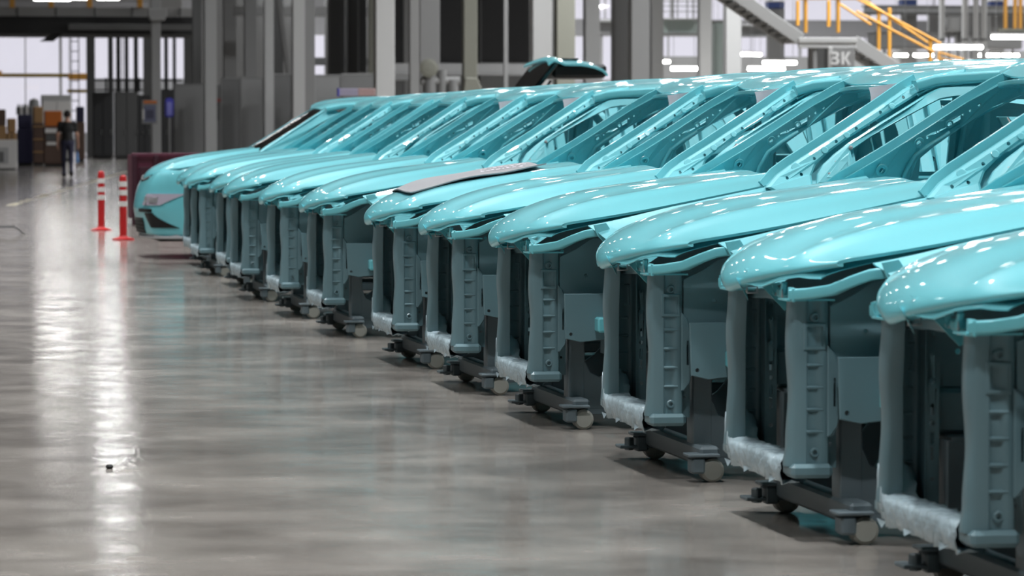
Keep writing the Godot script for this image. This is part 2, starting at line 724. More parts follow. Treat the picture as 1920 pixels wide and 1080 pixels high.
func build_shell() -> Node3D:
	var t := thing("car_body", "", "car body", Vector3.ZERO, "bare turquoise car bodies standing in a row")
	# ---- hood
	var hood := Node3D.new()
	hood.name = "hood"
	t.add_child(hood, true)
	hood.position = Vector3(1.16, 1.09, 0)
	var shift := Vector3(-1.16, -1.09, 0)
	var hm := hood_mesh()
	var hi := hood_inner_mesh()
	for b in [hm, hi]:
		for i in b.v.size():
			b.v[i] += shift
	part(hood, "outer_skin", hm, M.paint)
	part(hood, "inner_panel", hi, M.inner_paint)
	for z in [-0.13, 0.34]:
		var st := MB.new()                                            # strikers and rubber stops under the leading edge
		st.tube([Vector3(.10, .80, z), Vector3(.10, .755, z), Vector3(.135, .755, z), Vector3(.135, .80, z)], 0.005, 6)
		for i in st.v.size():
			st.v[i] += shift
		part(hood, "striker", st, M.silver)
	# ---- front frame that carries the radiator
	for s in [-1.0, 1.0]:
		var post := MB.new()
		# front face rolled round the outer corner, then the long pressed side face
		var rows := []
		var rows2 := []
		for i in 25:
			var f := i / 24.0
			var y := lerpf(0.235, 0.758, f)
			var flare := 0.018 * smoothstep(0.6, 1.0, f)
			var wide := 0.012 * smoothstep(0.12, 0.0, f) + 0.004 * sin(f * 11.0)
			rows.append(PackedVector3Array([
				Vector3(.150, y, s * (.36 - flare)), Vector3(.118 - wide, y, s * (.365 - flare)), Vector3(.108 - wide, y, s * (.378 - flare)),
				Vector3(.104 - wide, y, s * (.410)), Vector3(.108 - wide, y, s * .434), Vector3(.120, y, s * .446), Vector3(.150, y, s * .450)]))
			rows2.append(PackedVector3Array([Vector3(.150, y, s * .450), Vector3(.158, y, s * .442), Vector3(.186, y, s * .442), Vector3(.192, y, s * .450), Vector3(.216, y, s * .450), Vector3(.222, y, s * .438), Vector3(.222, y, s * .38)]))
		post.sheet(rows2, 0.004 * -s)
		var pm := part(t, "radiator_post", post, M.inner_grey)
		var front := MB.new()
		front.sheet(rows, 0.004 * -s)
		part(pm, "front_skin", front, M.inner_grey)
		for y in [.345, .415, .485, .555]:
			part(pm, "rib", one_box(Vector3(.058, .011, .016), Vector3(.178, y, s * .448), .004), M.inner_grey)
		var pocket := MB.new()                                        # pressed frame round a pocket
		pocket.plate(slot(.176, .645, .072, .085), [slot(.176, .645, .052, .062)], .012, flat_map(s, .452), .003)
		part(pm, "pocket_rim", pocket, M.inner_grey)
		for y in [.28, .705]:
			var bs := MB.new()
			bs.plate(ring(.178, y, .016, 12), [ring(.178, y, .008, 10)], .01, flat_map(s, .450), .003)
			part(pm, "hole_boss", bs, M.inner_grey)
		# curved flange behind the ribs
		var fl := MB.new()
		fl.plate([Vector2(.215, .62), Vector2(.236, .60), Vector2(.252, .555), Vector2(.258, .48), Vector2(.258, .41), Vector2(.248, .36), Vector2(.226, .33), Vector2(.215, .33)], [slot(.238, .47, .008, .09)], .012, flat_map(s, .460), .004)
		part(pm, "side_flange", fl, M.inner_grey)
		# perforated inner web
		var web := MB.new()
		var holes := []
		for y in [.30, .36, .66, .71]:
			holes.append(ring(.244, y, .007, 8))
		for y in [.42, .50]:
			holes.append(slot(.244, y, .010, .032))
		holes.append(ring(.244, .58, .009, 8))
		holes.append(ring(.244, .46, .008, 8))
		web.plate([Vector2(.222, .225), Vector2(.264, .225), Vector2(.264, .75), Vector2(.222, .75)], holes, .005, flat_map(s, .385), .0)
		part(pm, "perforated_web", web, M.inner_grey)
		var cap := MB.new()
		cap.plate([Vector2(.085, .34), Vector2(.24, .34), Vector2(.24, .46), Vector2(.085, .46)], [ring(.17, .41, .02, 10)], .006, func(q: Vector3) -> Vector3: return Vector3(q.x, .760 + q.z, s * q.y), .0)
		part(pm, "top_flange", cap, M.inner_paint)
		var foot := one_box(Vector3(.135, .045, .12), Vector3(.165, .222, s * .415), .012)
		part(pm, "foot_block", foot, M.inner_grey)
	# lower cross member between the posts, wrapped in clear film
	part(t, "lower_crossmember", one_box(Vector3(.075, .045, .76), Vector3(.15, .225, 0), .01), M.inner_grey)
	var rng := RandomNumberGenerator.new()
	rng.seed = 5
	var wrap := []
	for i in 57:
		var row := PackedVector3Array()
		var f := i / 56.0
		var z := lerpf(-.44, .345, f)
		for j in 17:
			var a := TAU * (j % 16) / 16.0
			var sq := pow(pow(absf(cos(a)), 5.0) + pow(absf(sin(a)), 5.0), -.2)
			var r := sq * (1.0 + rng.randf_range(-.09, .09) + .06 * sin(i * .9 + j * 2.1))
			var up := 0.06 * smoothstep(.12, .0, f)
			var sag := rng.randf_range(0.0, .022) if j >= 10 and j <= 13 else 0.0
			row.push_back(Vector3(.148 + cos(a) * .052 * r, .222 + up + sin(a) * (.036 + up * .5) * r - sag, z))
		row[16] = row[0]
		wrap.append(row)
	var film := MB.new()
	film.grid(wrap, false, true)
	for i in 3:
		var z: float = [-.40, -.13, .22][i]
		var l := rng.randf_range(.008, .02)
		film.tri(Vector3(.10, .185, z - .05), Vector3(.094, .182 - l, z + rng.randf_range(-.03, .03)), Vector3(.10, .185, z + .05))
	part(t, "protective_film", film, M.film)
	# upper tie bar, far back under the hood, and its latch
	var tie := MB.new()
	tie.sweep([Vector3(.20, .742, -.43), Vector3(.205, .752, -.2), Vector3(.205, .752, .2), Vector3(.20, .742, .43)], rrect(.055, .03, .006), Vector3.UP, true)
	part(t, "upper_tie_bar", tie, M.inner_grey)
	for z in [-.42, .30]:
		var br := MB.new()
		br.box(Vector3(.12, .778, z), Vector3(.05, .03, .05), .006)
		br.box(Vector3(.105, .792, z + .035), Vector3(.02, .05, .012), .004, Basis(Vector3.RIGHT, .5))
		br.tube([Vector3(.09, .77, z - .03), Vector3(.085, .80, z - .035), Vector3(.11, .805, z - .03)], .005, 6)
		part(t, "latch_bracket", br, M.inner_paint)
	# lamp bracket: a bent plate hanging at an angle
	var lb := MB.new()
	lb.plate([Vector2(0, 0), Vector2(.055, -.005), Vector2(.075, -.15), Vector2(.035, -.165)], [ring(.04, -.1, .008, 8)], .005, func(q: Vector3) -> Vector3: return Vector3(.02 + q.x - q.y * .45, .85 + q.y * .8, .16 + q.x * .3 + q.z - q.y * .5), .0)
	lb.plate([Vector2(0, 0), Vector2(.05, .01), Vector2(.045, -.05), Vector2(.0, -.10)], [ring(.024, -.035, .01, 8)], .004, func(q: Vector3) -> Vector3: return Vector3(-.005 + q.x * .6 - q.y * .45, .825 + q.y * .8 - q.x * .5, .13 + q.z - q.x * .8), .0)
	part(t, "lamp_bracket", lb, M.inner_paint)
	# ---- inner structure beside the engine bay
	for s in [-1.0, 1.0]:
		var arm := MB.new()
		arm.sweep([Vector3(.10, .778, s * .46), Vector3(.15, .783, s * .50), Vector3(.205, .797, s * .57), Vector3(.26, .825, s * .60), Vector3(.31, .845, s * .62), Vector3(.38, .856, s * .64), Vector3(.55, .875, s * .655), Vector3(.85, .90, s * .66), Vector3(1.2, .94, s * .67)], rrect(.05, .036, .007, 2), Vector3.UP, false)
		var am := part(t, "apron_rail", arm, M.inner_paint)
		part(am, "rail_cap", one_box(Vector3(.012, .045, .06), Vector3(.10, .778, s * .46), .003), M.inner_paint)
		var ep := MB.new()
		ep.plate([Vector2(.33, .885), Vector2(.385, .895), Vector2(.44, .815), Vector2(.425, .79), Vector2(.395, .79), Vector2(.345, .84)], [ring(.378, .845, .006, 8), ring(.398, .86, .006, 8)], .006, flat_map(s, .672), .002)
		part(am, "end_plate", ep, M.inner_paint)
		var ap := MB.new()
		ap.plate(dense([Vector2(.225, .74), Vector2(.30, .775), Vector2(.36, .815), Vector2(.55, .85), Vector2(1.2, .93), Vector2(1.3, .93), Vector2(1.3, .42), Vector2(1.16, .42), Vector2(1.10, .62), Vector2(.98, .72), Vector2(.80, .755), Vector2(.62, .72), Vector2(.50, .60), Vector2(.46, .50), Vector2(.225, .50)], .15), [ring(.262, .575, .007, 8), ring(.275, .545, .007, 8), ring(.34, .66, .009, 8), ring(.41, .735, .009, 8)], .006, flat_map(s, .455), .0)
		part(t, "apron_panel", ap, M.inner_grey)
		# wheel house behind the apron
		var wh := []
		for i in 17:
			var a := lerpf(-.1, PI + .1, i / 16.0)
			var row := PackedVector3Array()
			for z in [.42, .50, .60, .72, .80]:
				row.push_back(Vector3(.80 - cos(a) * .39, .36 + sin(a) * .39, s * z))
			wh.append(row)
		var whm := MB.new()
		whm.sheet(wh, .004)
		part(t, "wheel_house", whm, M.inner_grey)
		# front rail with its end plate and crush horn
		var fr := MB.new()
		fr.box(Vector3(.74, .49, s * .47), Vector3(.95, .13, .10), .012)
		var rail := part(t, "front_rail", fr, M.inner_grey)
		var pl := MB.new()
		pl.plate([Vector2(.228, .585), Vector2(.40, .585), Vector2(.44, .54), Vector2(.455, .44), Vector2(.40, .385), Vector2(.30, .375), Vector2(.235, .39)], [ring(.258, .41, .008, 8), ring(.41, .555, .008, 8)], .012, flat_map(s, .535), .003)
		part(rail, "end_plate", pl, M.inner_grey)
		var horn := MB.new()
		horn.box(Vector3(.385, .452, s * .575), Vector3(.045, .065, .085), .008)
		part(rail, "crush_horn", horn, M.inner_paint)
		# strut tower
		var tw := MB.new()
		tw.lathe(Vector3(.82, .55, s * .50), Vector3.UP, [Vector2(.16, 0), Vector2(.15, .25), Vector2(.12, .31), Vector2(.05, .31), Vector2(.045, .305)], 20)
		part(t, "strut_tower", tw, M.inner_grey)
		part(t, "fender", fender_mesh(s), M.paint)
	# ---- bulkhead, cowl, floor
	var bh := MB.new()
	bh.plate(dense([Vector2(-.66, .32), Vector2(.66, .32), Vector2(.70, .95), Vector2(.66, 1.02), Vector2(-.66, 1.02), Vector2(-.70, .95)], .3), [ring(-.3, .72, .06, 14), ring(.28, .66, .045, 14), slot(.05, .85, .16, .06)], .006, func(q: Vector3) -> Vector3: return Vector3(1.30 + (1.0 - q.y) * .1 - .25 * smoothstep(.5, .3, q.y) + q.z, q.y, q.x), .0)
	part(t, "bulkhead", bh, M.inner_grey)
	var cowl := []
	for i in 9:
		var row := PackedVector3Array()
		for j in 25:
			var w := j / 12.0 - 1.0
			var f := i / 8.0
			var x := lerpf(1.10, 1.33, f) + .12 * w * w
			var y: float = [1.035, 1.01, .985, .985, .99, 1.03, 1.06, 1.062, 1.04][i] - .012 * w * w
			row.push_back(Vector3(x, y, w * .735))
		cowl.append(row)
	var cm := MB.new()
	cm.sheet(cowl, .005)
	part(t, "cowl_panel", cm, M.paint)
	var fp := MB.new()
	var frow := []
	for i in 33:
		var row := PackedVector3Array()
		for j in 33:
			var u := lerpf(1.05, 4.0, i / 32.0)
			var w := j / 16.0 - 1.0
			var y := .30 + .13 * exp(-pow(w / .16, 2.0)) * (1.0 - smoothstep(2.9, 3.3, u)) + .20 * smoothstep(2.95, 3.3, u)
			y += .06 * exp(-pow((u - 2.0) / .05, 2.0)) + .06 * exp(-pow((u - 2.4) / .05, 2.0))
			row.push_back(Vector3(u, y, w * .74))
		frow.append(row)
	fp.sheet(frow, .005)
	part(t, "floor_pan", fp, M.inner_grey)
	var dash := MB.new()
	dash.tube([Vector3(1.55, .93, -.74), Vector3(1.55, .945, 0), Vector3(1.55, .93, .74)], .032, 12)
	part(t, "dash_tube", dash, M.inner_grey)
	# ---- sides
	for s in [-1.0, 1.0]:
		# outer A pillar with its flared foot, pads and holes
		var low := [Vector2(1.885, 1.492), Vector2(1.8, 1.457), Vector2(1.696, 1.401), Vector2(1.57, 1.327), Vector2(1.435, 1.243), Vector2(1.36, 1.19), Vector2(1.305, 1.14), Vector2(1.28, 1.095), Vector2(1.275, 1.02), Vector2(1.12, 1.02)]
		var ph := []
		for q in [[1.17, 1.085], [1.235, 1.10], [1.30, 1.168], [1.40, 1.242], [1.49, 1.298], [1.60, 1.368], [1.71, 1.434]]:
			ph.append(ring(q[0], q[1], .0075, 8))
		var pil := MB.new()
		pil.plate(PILLAR_TOP + [Vector2(1.87, 1.534), Vector2(1.96, 1.551), Vector2(2.02, 1.558), Vector2(2.02, 1.548), Vector2(1.95, 1.524)] + low, ph, .045, side_map(s, -.045), .010)
		var pm := part(t, "windscreen_pillar", pil, M.paint)
		for q in [[1.205, 1.16, .03], [1.335, 1.235, .022], [1.435, 1.30, .02], [1.64, 1.425, .02]]:
			var pad := MB.new()
			pad.plate(ring(q[0] + .012, q[1] - .03, q[2] * .72, 12), [], .006, side_map(s, -.020), .003)
			part(pm, "pressed_pad", pad, M.paint)
		# flange that takes the windscreen
		var fl := MB.new()
		var path := []
		for q in PILLAR_TOP:
			path.append(Vector3(q.x - .004, q.y + .006, s * (side_v(q.y, q.x) - .085)))
		fl.sweep(path, rrect(.05, .010, .003, 1), Vector3(0, 0, s), true)
		part(pm, "glass_flange", fl, M.paint)
		# inner pillar panel
		var inn := MB.new()
		var ilow := [Vector2(1.9, 1.45), Vector2(1.82, 1.42), Vector2(1.735, 1.386), Vector2(1.608, 1.3), Vector2(1.5, 1.225), Vector2(1.436, 1.171), Vector2(1.415, 1.084), Vector2(1.41, 0.98), Vector2(1.4, 0.7), Vector2(1.38, 0.36), Vector2(1.28, 0.36), Vector2(1.15, 0.9)]
		var ih := []
		for q in [[1.28, 1.13, .010], [1.25, 1.07, .014], [1.43, 1.24, .011], [1.465, 1.262, .006], [1.485, 1.245, .006], [1.51, 1.285, .006], [1.555, 1.315, .008], [1.61, 1.355, .006], [1.64, 1.37, .006], [1.675, 1.395, .008]]:
			ih.append(ring(q[0], q[1], q[2], 10))
		inn.plate([Vector2(1.12, 1.05)] + PILLAR_TOP.slice(1) + [Vector2(1.90, 1.51)] + ilow, ih, .012, side_map(s, -.105), .003)
		var im := part(t, "inner_pillar", inn, M.inner_paint)
		for q in [[1.28, 1.13, .026], [1.43, 1.24, .022], [1.555, 1.315, .018]]:
			var bs := MB.new()
			bs.plate(ring(q[0], q[1], q[2], 14), [ring(q[0], q[1], q[2] * .55, 12)], .006, side_map(s, -.113), .002)
			part(im, "hole_boss", bs, M.inner_paint)
		var rd := MB.new()                                            # pressed ridge that sweeps down the pillar foot
		var rp := []
		for q in [Vector2(1.56, 1.282), Vector2(1.48, 1.232), Vector2(1.42, 1.19), Vector2(1.385, 1.12), Vector2(1.37, 1.03), Vector2(1.36, 0.9)]:
			rp.append(Vector3(q.x, q.y, s * (side_v(q.y, q.x) - .115)))
		rd.tube(rp, .010, 8)
		part(im, "pressed_ridge", rd, M.inner_paint)
		# roof rail, B and C pillars, sill: the door openings
		var rail := MB.new()
		var rpath := []
		for i in 25:
			var u := lerpf(1.77, 3.75, i / 24.0)
			rpath.append(Vector3(u, rail_y(u), s * (.615 - .05 * smoothstep(2.9, 3.75, u))))
		rail.sweep(rpath, rrect(.085, .05, .014, 2), Vector3.UP)
		part(t, "roof_rail", rail, M.paint)
		var bp := MB.new()
		bp.plate(dense([Vector2(2.33, .36), Vector2(2.53, .36), Vector2(2.50, 1.05), Vector2(2.475, 1.52), Vector2(2.385, 1.52), Vector2(2.365, 1.05)], .12), [ring(2.43, .8, .02, 10), ring(2.43, 1.15, .012, 8), ring(2.43, .6, .03, 10)], .07, side_map(s, -.07), .01)
		part(t, "middle_pillar", bp, M.inner_paint)
		var sill := MB.new()
		sill.sweep([Vector3(1.32, .345, s * .79), Vector3(2.3, .345, s * .80), Vector3(3.05, .345, s * .79)], rrect(.11, .12, .03, 3), Vector3.UP)
		part(t, "sill", sill, M.paint)
		# doors: skin, window frame, inner panel
		for d in 2:
			var door := Node3D.new()
			door.name = "front_door" if d == 0 else "rear_door"
			t.add_child(door, true)
			if d == 0:
				part(door, "door_skin", door_skin(1.335, 2.415, s), M.paint)
				var fo := [Vector2(1.285, 1.06), Vector2(1.297, 1.1), Vector2(1.325, 1.14), Vector2(1.38, 1.188), Vector2(1.445, 1.235), Vector2(1.58, 1.319), Vector2(1.705, 1.391), Vector2(1.8, 1.443), Vector2(1.88, 1.48), Vector2(2, 1.492), Vector2(2.186, 1.5), Vector2(2.4, 1.503), Vector2(2.425, 1.05)]
				var fi := [Vector2(1.452, 1.085), Vector2(1.446, 1.205), Vector2(1.542, 1.267), Vector2(1.681, 1.342), Vector2(1.8, 1.401), Vector2(1.862, 1.429), Vector2(1.93, 1.44), Vector2(2.16, 1.455), Vector2(2.335, 1.457), Vector2(2.355, 1.085)]
				var fm := MB.new()
				fm.plate(fo, [fi], .028, side_map(s, .000), .006)
				part(door, "window_frame", fm, M.paint)
				var fm2 := MB.new()
				var fo2: Array = fi.map(func(q): return Vector2(1.92, 1.27) + (q - Vector2(1.92, 1.27)) * 1.035)
				fm2.plate(fo2, [fi.map(func(q): return Vector2(1.92, 1.27) + (q - Vector2(1.92, 1.27)) * .955)], .02, side_map(s, -.028), .003)
				part(door, "inner_step", fm2, M.paint)
				var sail := MB.new()
				sail.plate([Vector2(1.325, 1.085), Vector2(1.445, 1.085), Vector2(1.44, 1.195), Vector2(1.39, 1.16)], [[Vector2(1.375, 1.10), Vector2(1.43, 1.10), Vector2(1.426, 1.155)]], .014, side_map(s, .016), .004)
				part(door, "mirror_mount", sail, M.paint)
				for q in [Vector2(1.345, 1.1), Vector2(1.38, 1.15), Vector2(1.448, 1.215)]:
					var bolt := MB.new()
					bolt.lathe(Vector3(q.x, q.y, s * (side_v(q.y, q.x) + .014)), Vector3(0, 0, s), [Vector2(.010, 0), Vector2(.010, .006), Vector2(.004, .009), Vector2(0.0005, .009)], 8)
					part(door, "mount_stud", bolt, M.silver)
			else:
				part(door, "door_skin", door_skin(2.43, 3.16, s), M.paint)
				var fo := [Vector2(2.44, 1.05), Vector2(2.425, 1.492), Vector2(2.75, 1.49), Vector2(3.0, 1.465), Vector2(3.13, 1.33), Vector2(3.22, 1.05)]
				var fi := [Vector2(2.51, 1.085), Vector2(2.49, 1.437), Vector2(2.75, 1.435), Vector2(2.97, 1.412), Vector2(3.08, 1.30), Vector2(3.15, 1.085)]
				var fm := MB.new()
				fm.plate(fo, [fi], .028, side_map(s, .000), .006)
				part(door, "window_frame", fm, M.paint)
			var ip := MB.new()
			var a := 1.40 if d == 0 else 2.46
			var e := 2.38 if d == 0 else 3.12
			ip.plate(dense([Vector2(a, .42), Vector2(e, .42), Vector2(e, 1.06), Vector2(a, 1.06)], .2), [slot(lerpf(a, e, .35), .72, .30, .26), ring(lerpf(a, e, .78), .62, .08, 14), ring(lerpf(a, e, .75), .90, .04, 10)], .006, side_map(s, -.085), .0)
			part(door, "inner_panel", ip, M.inner_paint)
		# rear quarter with its window opening
		var qp := MB.new()
		qp.plate(dense([Vector2(3.17, 0.58), Vector2(3.2, 0.7), Vector2(3.36, 0.76), Vector2(3.55, 0.74), Vector2(3.72, 0.62), Vector2(3.78, 0.45), Vector2(4.06, 0.45), Vector2(4.08, 0.9), Vector2(4, 1.05), Vector2(3.23, 1.05), Vector2(3.17, 0.9)], .1), [], .02, side_map(s, -.01), .0)
		qp.plate(dense([Vector2(3.23, 1.05), Vector2(4, 1.05), Vector2(3.88, 1.3), Vector2(3.8, 1.4), Vector2(3.2, 1.4), Vector2(3.12, 1.4), Vector2(3.15, 1.34)], .1), [[Vector2(3.3, 1.12), Vector2(3.25, 1.28), Vector2(3.21, 1.36), Vector2(3.47, 1.36), Vector2(3.62, 1.12)]], .02, side_map(s, -.01), .0)
		qp.plate(dense([Vector2(3.12, 1.4), Vector2(3.8, 1.4), Vector2(3.74, 1.5), Vector2(3.2, 1.535), Vector2(3.02, 1.49)], .1), [], .02, side_map(s, -.01), .0)
		part(t, "rear_quarter", qp, M.paint)
	# ---- roof, windscreen header, tail
	part(t, "roof_panel", roof_mesh(), M.paint)
	var hd := MB.new()
	var hp := []
	for j in 21:
		var w := j / 10.0 - 1.0
		hp.append(Vector3(1.745 + .055 * w * w, 1.482 - .012 * w * w, w * .60))
	hd.sweep(hp, rrect(.10, .022, .006, 2), Vector3.UP)
	var hdr := part(t, "windscreen_header", hd, M.paint)
	var hin := MB.new()
	var hp2 := []
	for j in 21:
		var w := j / 10.0 - 1.0
		hp2.append(Vector3(1.85 + .055 * w * w, 1.474 - .012 * w * w, w * .57))
	hin.sweep(hp2, rrect(.14, .05, .01, 2), Vector3.UP)
	part(hdr, "inner_header", hin, M.inner_paint)
	for u in [2.42, 3.0]:
		var bow := MB.new()
		bow.sweep([Vector3(u, roof_y(u, 1) - .05, -.58), Vector3(u, roof_y(u, 0) - .05, 0), Vector3(u, roof_y(u, 1) - .05, .58)], rrect(.07, .03, .008, 2), Vector3.UP, true)
		part(t, "roof_bow", bow, M.inner_paint)
	var tg := MB.new()
	tg.plate(dense([Vector2(-.70, .50), Vector2(.70, .50), Vector2(.74, 1.02), Vector2(.56, 1.47), Vector2(-.56, 1.47), Vector2(-.74, 1.02)], .15), [[Vector2(-.62, 1.06), Vector2(.62, 1.06), Vector2(.48, 1.40), Vector2(-.48, 1.40)]], .05, func(q: Vector3) -> Vector3: return Vector3(4.06 - .28 * smoothstep(1.0, 1.5, q.y) - .03 * smoothstep(.8, .5, q.y) + q.z - .08 * q.x * q.x, q.y, q.x), .01)
	part(t, "tailgate", tg, M.paint)
	var rs := MB.new()
	rs.plate(dense([Vector2(-.66, .50), Vector2(.66, .50), Vector2(.62, .98), Vector2(-.62, .98)], .3), [slot(-.3, .75, .3, .2), slot(.3, .75, .3, .2)], .008, func(q: Vector3) -> Vector3: return Vector3(3.22 + (q.y - .5) * .22 + q.z, q.y, q.x), .0)
	part(t, "rear_bulkhead", rs, M.inner_paint)
	return t


func rail_y(u: float) -> float:
	return look([Vector2(1.77, 1.482), Vector2(1.87, 1.510), Vector2(2.1, 1.525), Vector2(2.4, 1.535), Vector2(2.9, 1.533), Vector2(3.3, 1.515), Vector2(3.75, 1.47)], u)


func roof_y(u: float, w: float) -> float:
	var c := look([Vector2(1.715, 1.496), Vector2(1.76, 1.522), Vector2(1.83, 1.545), Vector2(1.92, 1.561), Vector2(2.05, 1.575), Vector2(2.2, 1.586), Vector2(2.45, 1.596), Vector2(2.7, 1.599), Vector2(3.0, 1.595), Vector2(3.3, 1.58), Vector2(3.6, 1.555), Vector2(3.85, 1.52)], u)
	return c - .042 * absf(w) * w * w * signf(w) - .012 * w * w * w * w * w * w


func roof_mesh() -> MB:
	var p := []
	for i in 49:
		var row := PackedVector3Array()
		for j in 33:
			var w := j / 16.0 - 1.0
			var u := lerpf(1.72, 3.85, i / 48.0) + .055 * w * w * (1.0 - i / 48.0)
			var y := roof_y(u - .055 * w * w * (1.0 - i / 48.0), w)
			y -= .010 * exp(-pow((absf(w) - .955) / .02, 2.0))
			row.push_back(Vector3(u, y, w * lerpf(.635, .56, smoothstep(2.8, 3.85, u))))
		p.append(row)
	var b := MB.new()
	b.sheet(p, .008)
	return b


# steel stand on rollers under each bare body
func build_stand() -> Node3D:
	var t := thing("body_stand", "", "stand", Vector3.ZERO, "steel stands under the car bodies")
	for e in 2:
		var u := 0.30 if e == 0 else 3.45
		var m := 1.0 if e == 0 else -1.0
		part(t, "cross_beam", one_box(Vector3(.075, .075, 1.0), Vector3(u, .092, .07), .01), M.stand)
		for z in [-.42, .56]:
			var w := MB.new()
			w.lathe(Vector3(u + .005, .044, z - .035), Vector3.BACK, [Vector2(.001, 0), Vector2(.034, .0), Vector2(.044, .008), Vector2(.044, .062), Vector2(.034, .07), Vector2(.001, .07)], 18)
			var roller := part(t, "roller", w, M.roller)
			var fork := MB.new()
			fork.box(Vector3(u - .05, .062, z), Vector3(.05, .06, .085), .008)
			fork.box(Vector3(u - .03, .10, z), Vector3(.12, .012, .10), .003)
			part(roller, "roller_fork", fork, M.stand)
		for z in [-.34, .40]:
			var up := MB.new()
			up.box(Vector3(u + .008, .265, z), Vector3(.072, .30, .022), .004)
			up.box(Vector3(u - .024, .265, z - .045), Vector3(.010, .30, .09), .002)
			up.box(Vector3(u + .045, .418 if e == 0 else .3, z + (.03 if z > 0 else -.06)), Vector3(.12, .012, .14), .003)
			part(t, "upright", up, M.stand)
			if e == 1:
				continue
			var gs := MB.new()
			gs.plate([Vector2(0, 0.05), Vector2(0.1, 0.05), Vector2(0.26, 0.16), Vector2(0.34, 0.28), Vector2(0.36, 0.415), Vector2(0.29, 0.415), Vector2(0.27, 0.34), Vector2(0.21, 0.27), Vector2(0.14, 0.225), Vector2(0.08, 0.215), Vector2(0.04, 0.235), Vector2(0.02, 0.28), Vector2(0, 0.3)], [], .018, func(q: Vector3) -> Vector3: return Vector3(u + .03 * m + q.x * m, q.y, z + q.z), .003)
			part(t, "hook_plate", gs, M.stand)
		var ft := MB.new()
		ft.box(Vector3(u - .06 * m, .05, -.43), Vector3(.16, .012, .10), .003)
		ft.box(Vector3(u - .10 * m, .062, -.40), Vector3(.03, .05, .03), .004, Basis(Vector3.UP, .6))
		part(t, "guide_shoe", ft, M.stand)
	for z in [-.38, .38]:
		part(t, "side_rail", one_box(Vector3(3.2, .06, .06), Vector3(1.87, .10, z), .008), M.stand)
	for u in [1.35, 2.55]:
		part(t, "tie_beam", one_box(Vector3(.06, .05, .74), Vector3(u, .10, 0), .008), M.stand)
	return t


# ------------------------------------------------------------------ the finished car at the end of the row
const NOSE := [Vector2(.05, .80), Vector2(.005, .775), Vector2(-.035, .72), Vector2(-.06, .65), Vector2(-.075, .58), Vector2(-.085, .50), Vector2(-.075, .42), Vector2(-.06, .35), Vector2(-.05, .29), Vector2(-.03, .25), Vector2(.03, .235)]


func nose_at(t: float, w: float, out := 0.0) -> Vector3:
	var c: Vector2 = curve(NOSE, t)
	var a := absf(w)
	var u := c.x + .16 * pow(a, 2.2) + .62 * smoothstep(.72, 1.0, a) * maxf(a - .72, 0.0) * 2.2
	var v := .84 * (a if a < .8 else .8 + .2 * sin((a - .8) / .2 * PI / 2))
	var rise := .075 * smoothstep(.1, .9, a) * smoothstep(.5, .0, t)
	u -= out
	return Vector3(u, c.y + rise, signf(w) * (v + out * .5))


func nose_patch(t0: float, t1: float, w0: float, w1: float, out: float, thick := .012, skew := 0.0, nt := 9, nw := 13) -> MB:
	var p := []
	for i in nt:
		var row := PackedVector3Array()
		for j in nw:
			var t := lerpf(t0, t1, i / float(nt - 1))
			var w := lerpf(w0, w1, j / float(nw - 1)) + skew * (i / float(nt - 1) - .5)
			row.push_back(nose_at(t, w, out))
		p.append(row)
	var b := MB.new()
	b.sheet(p, thick)
	return b


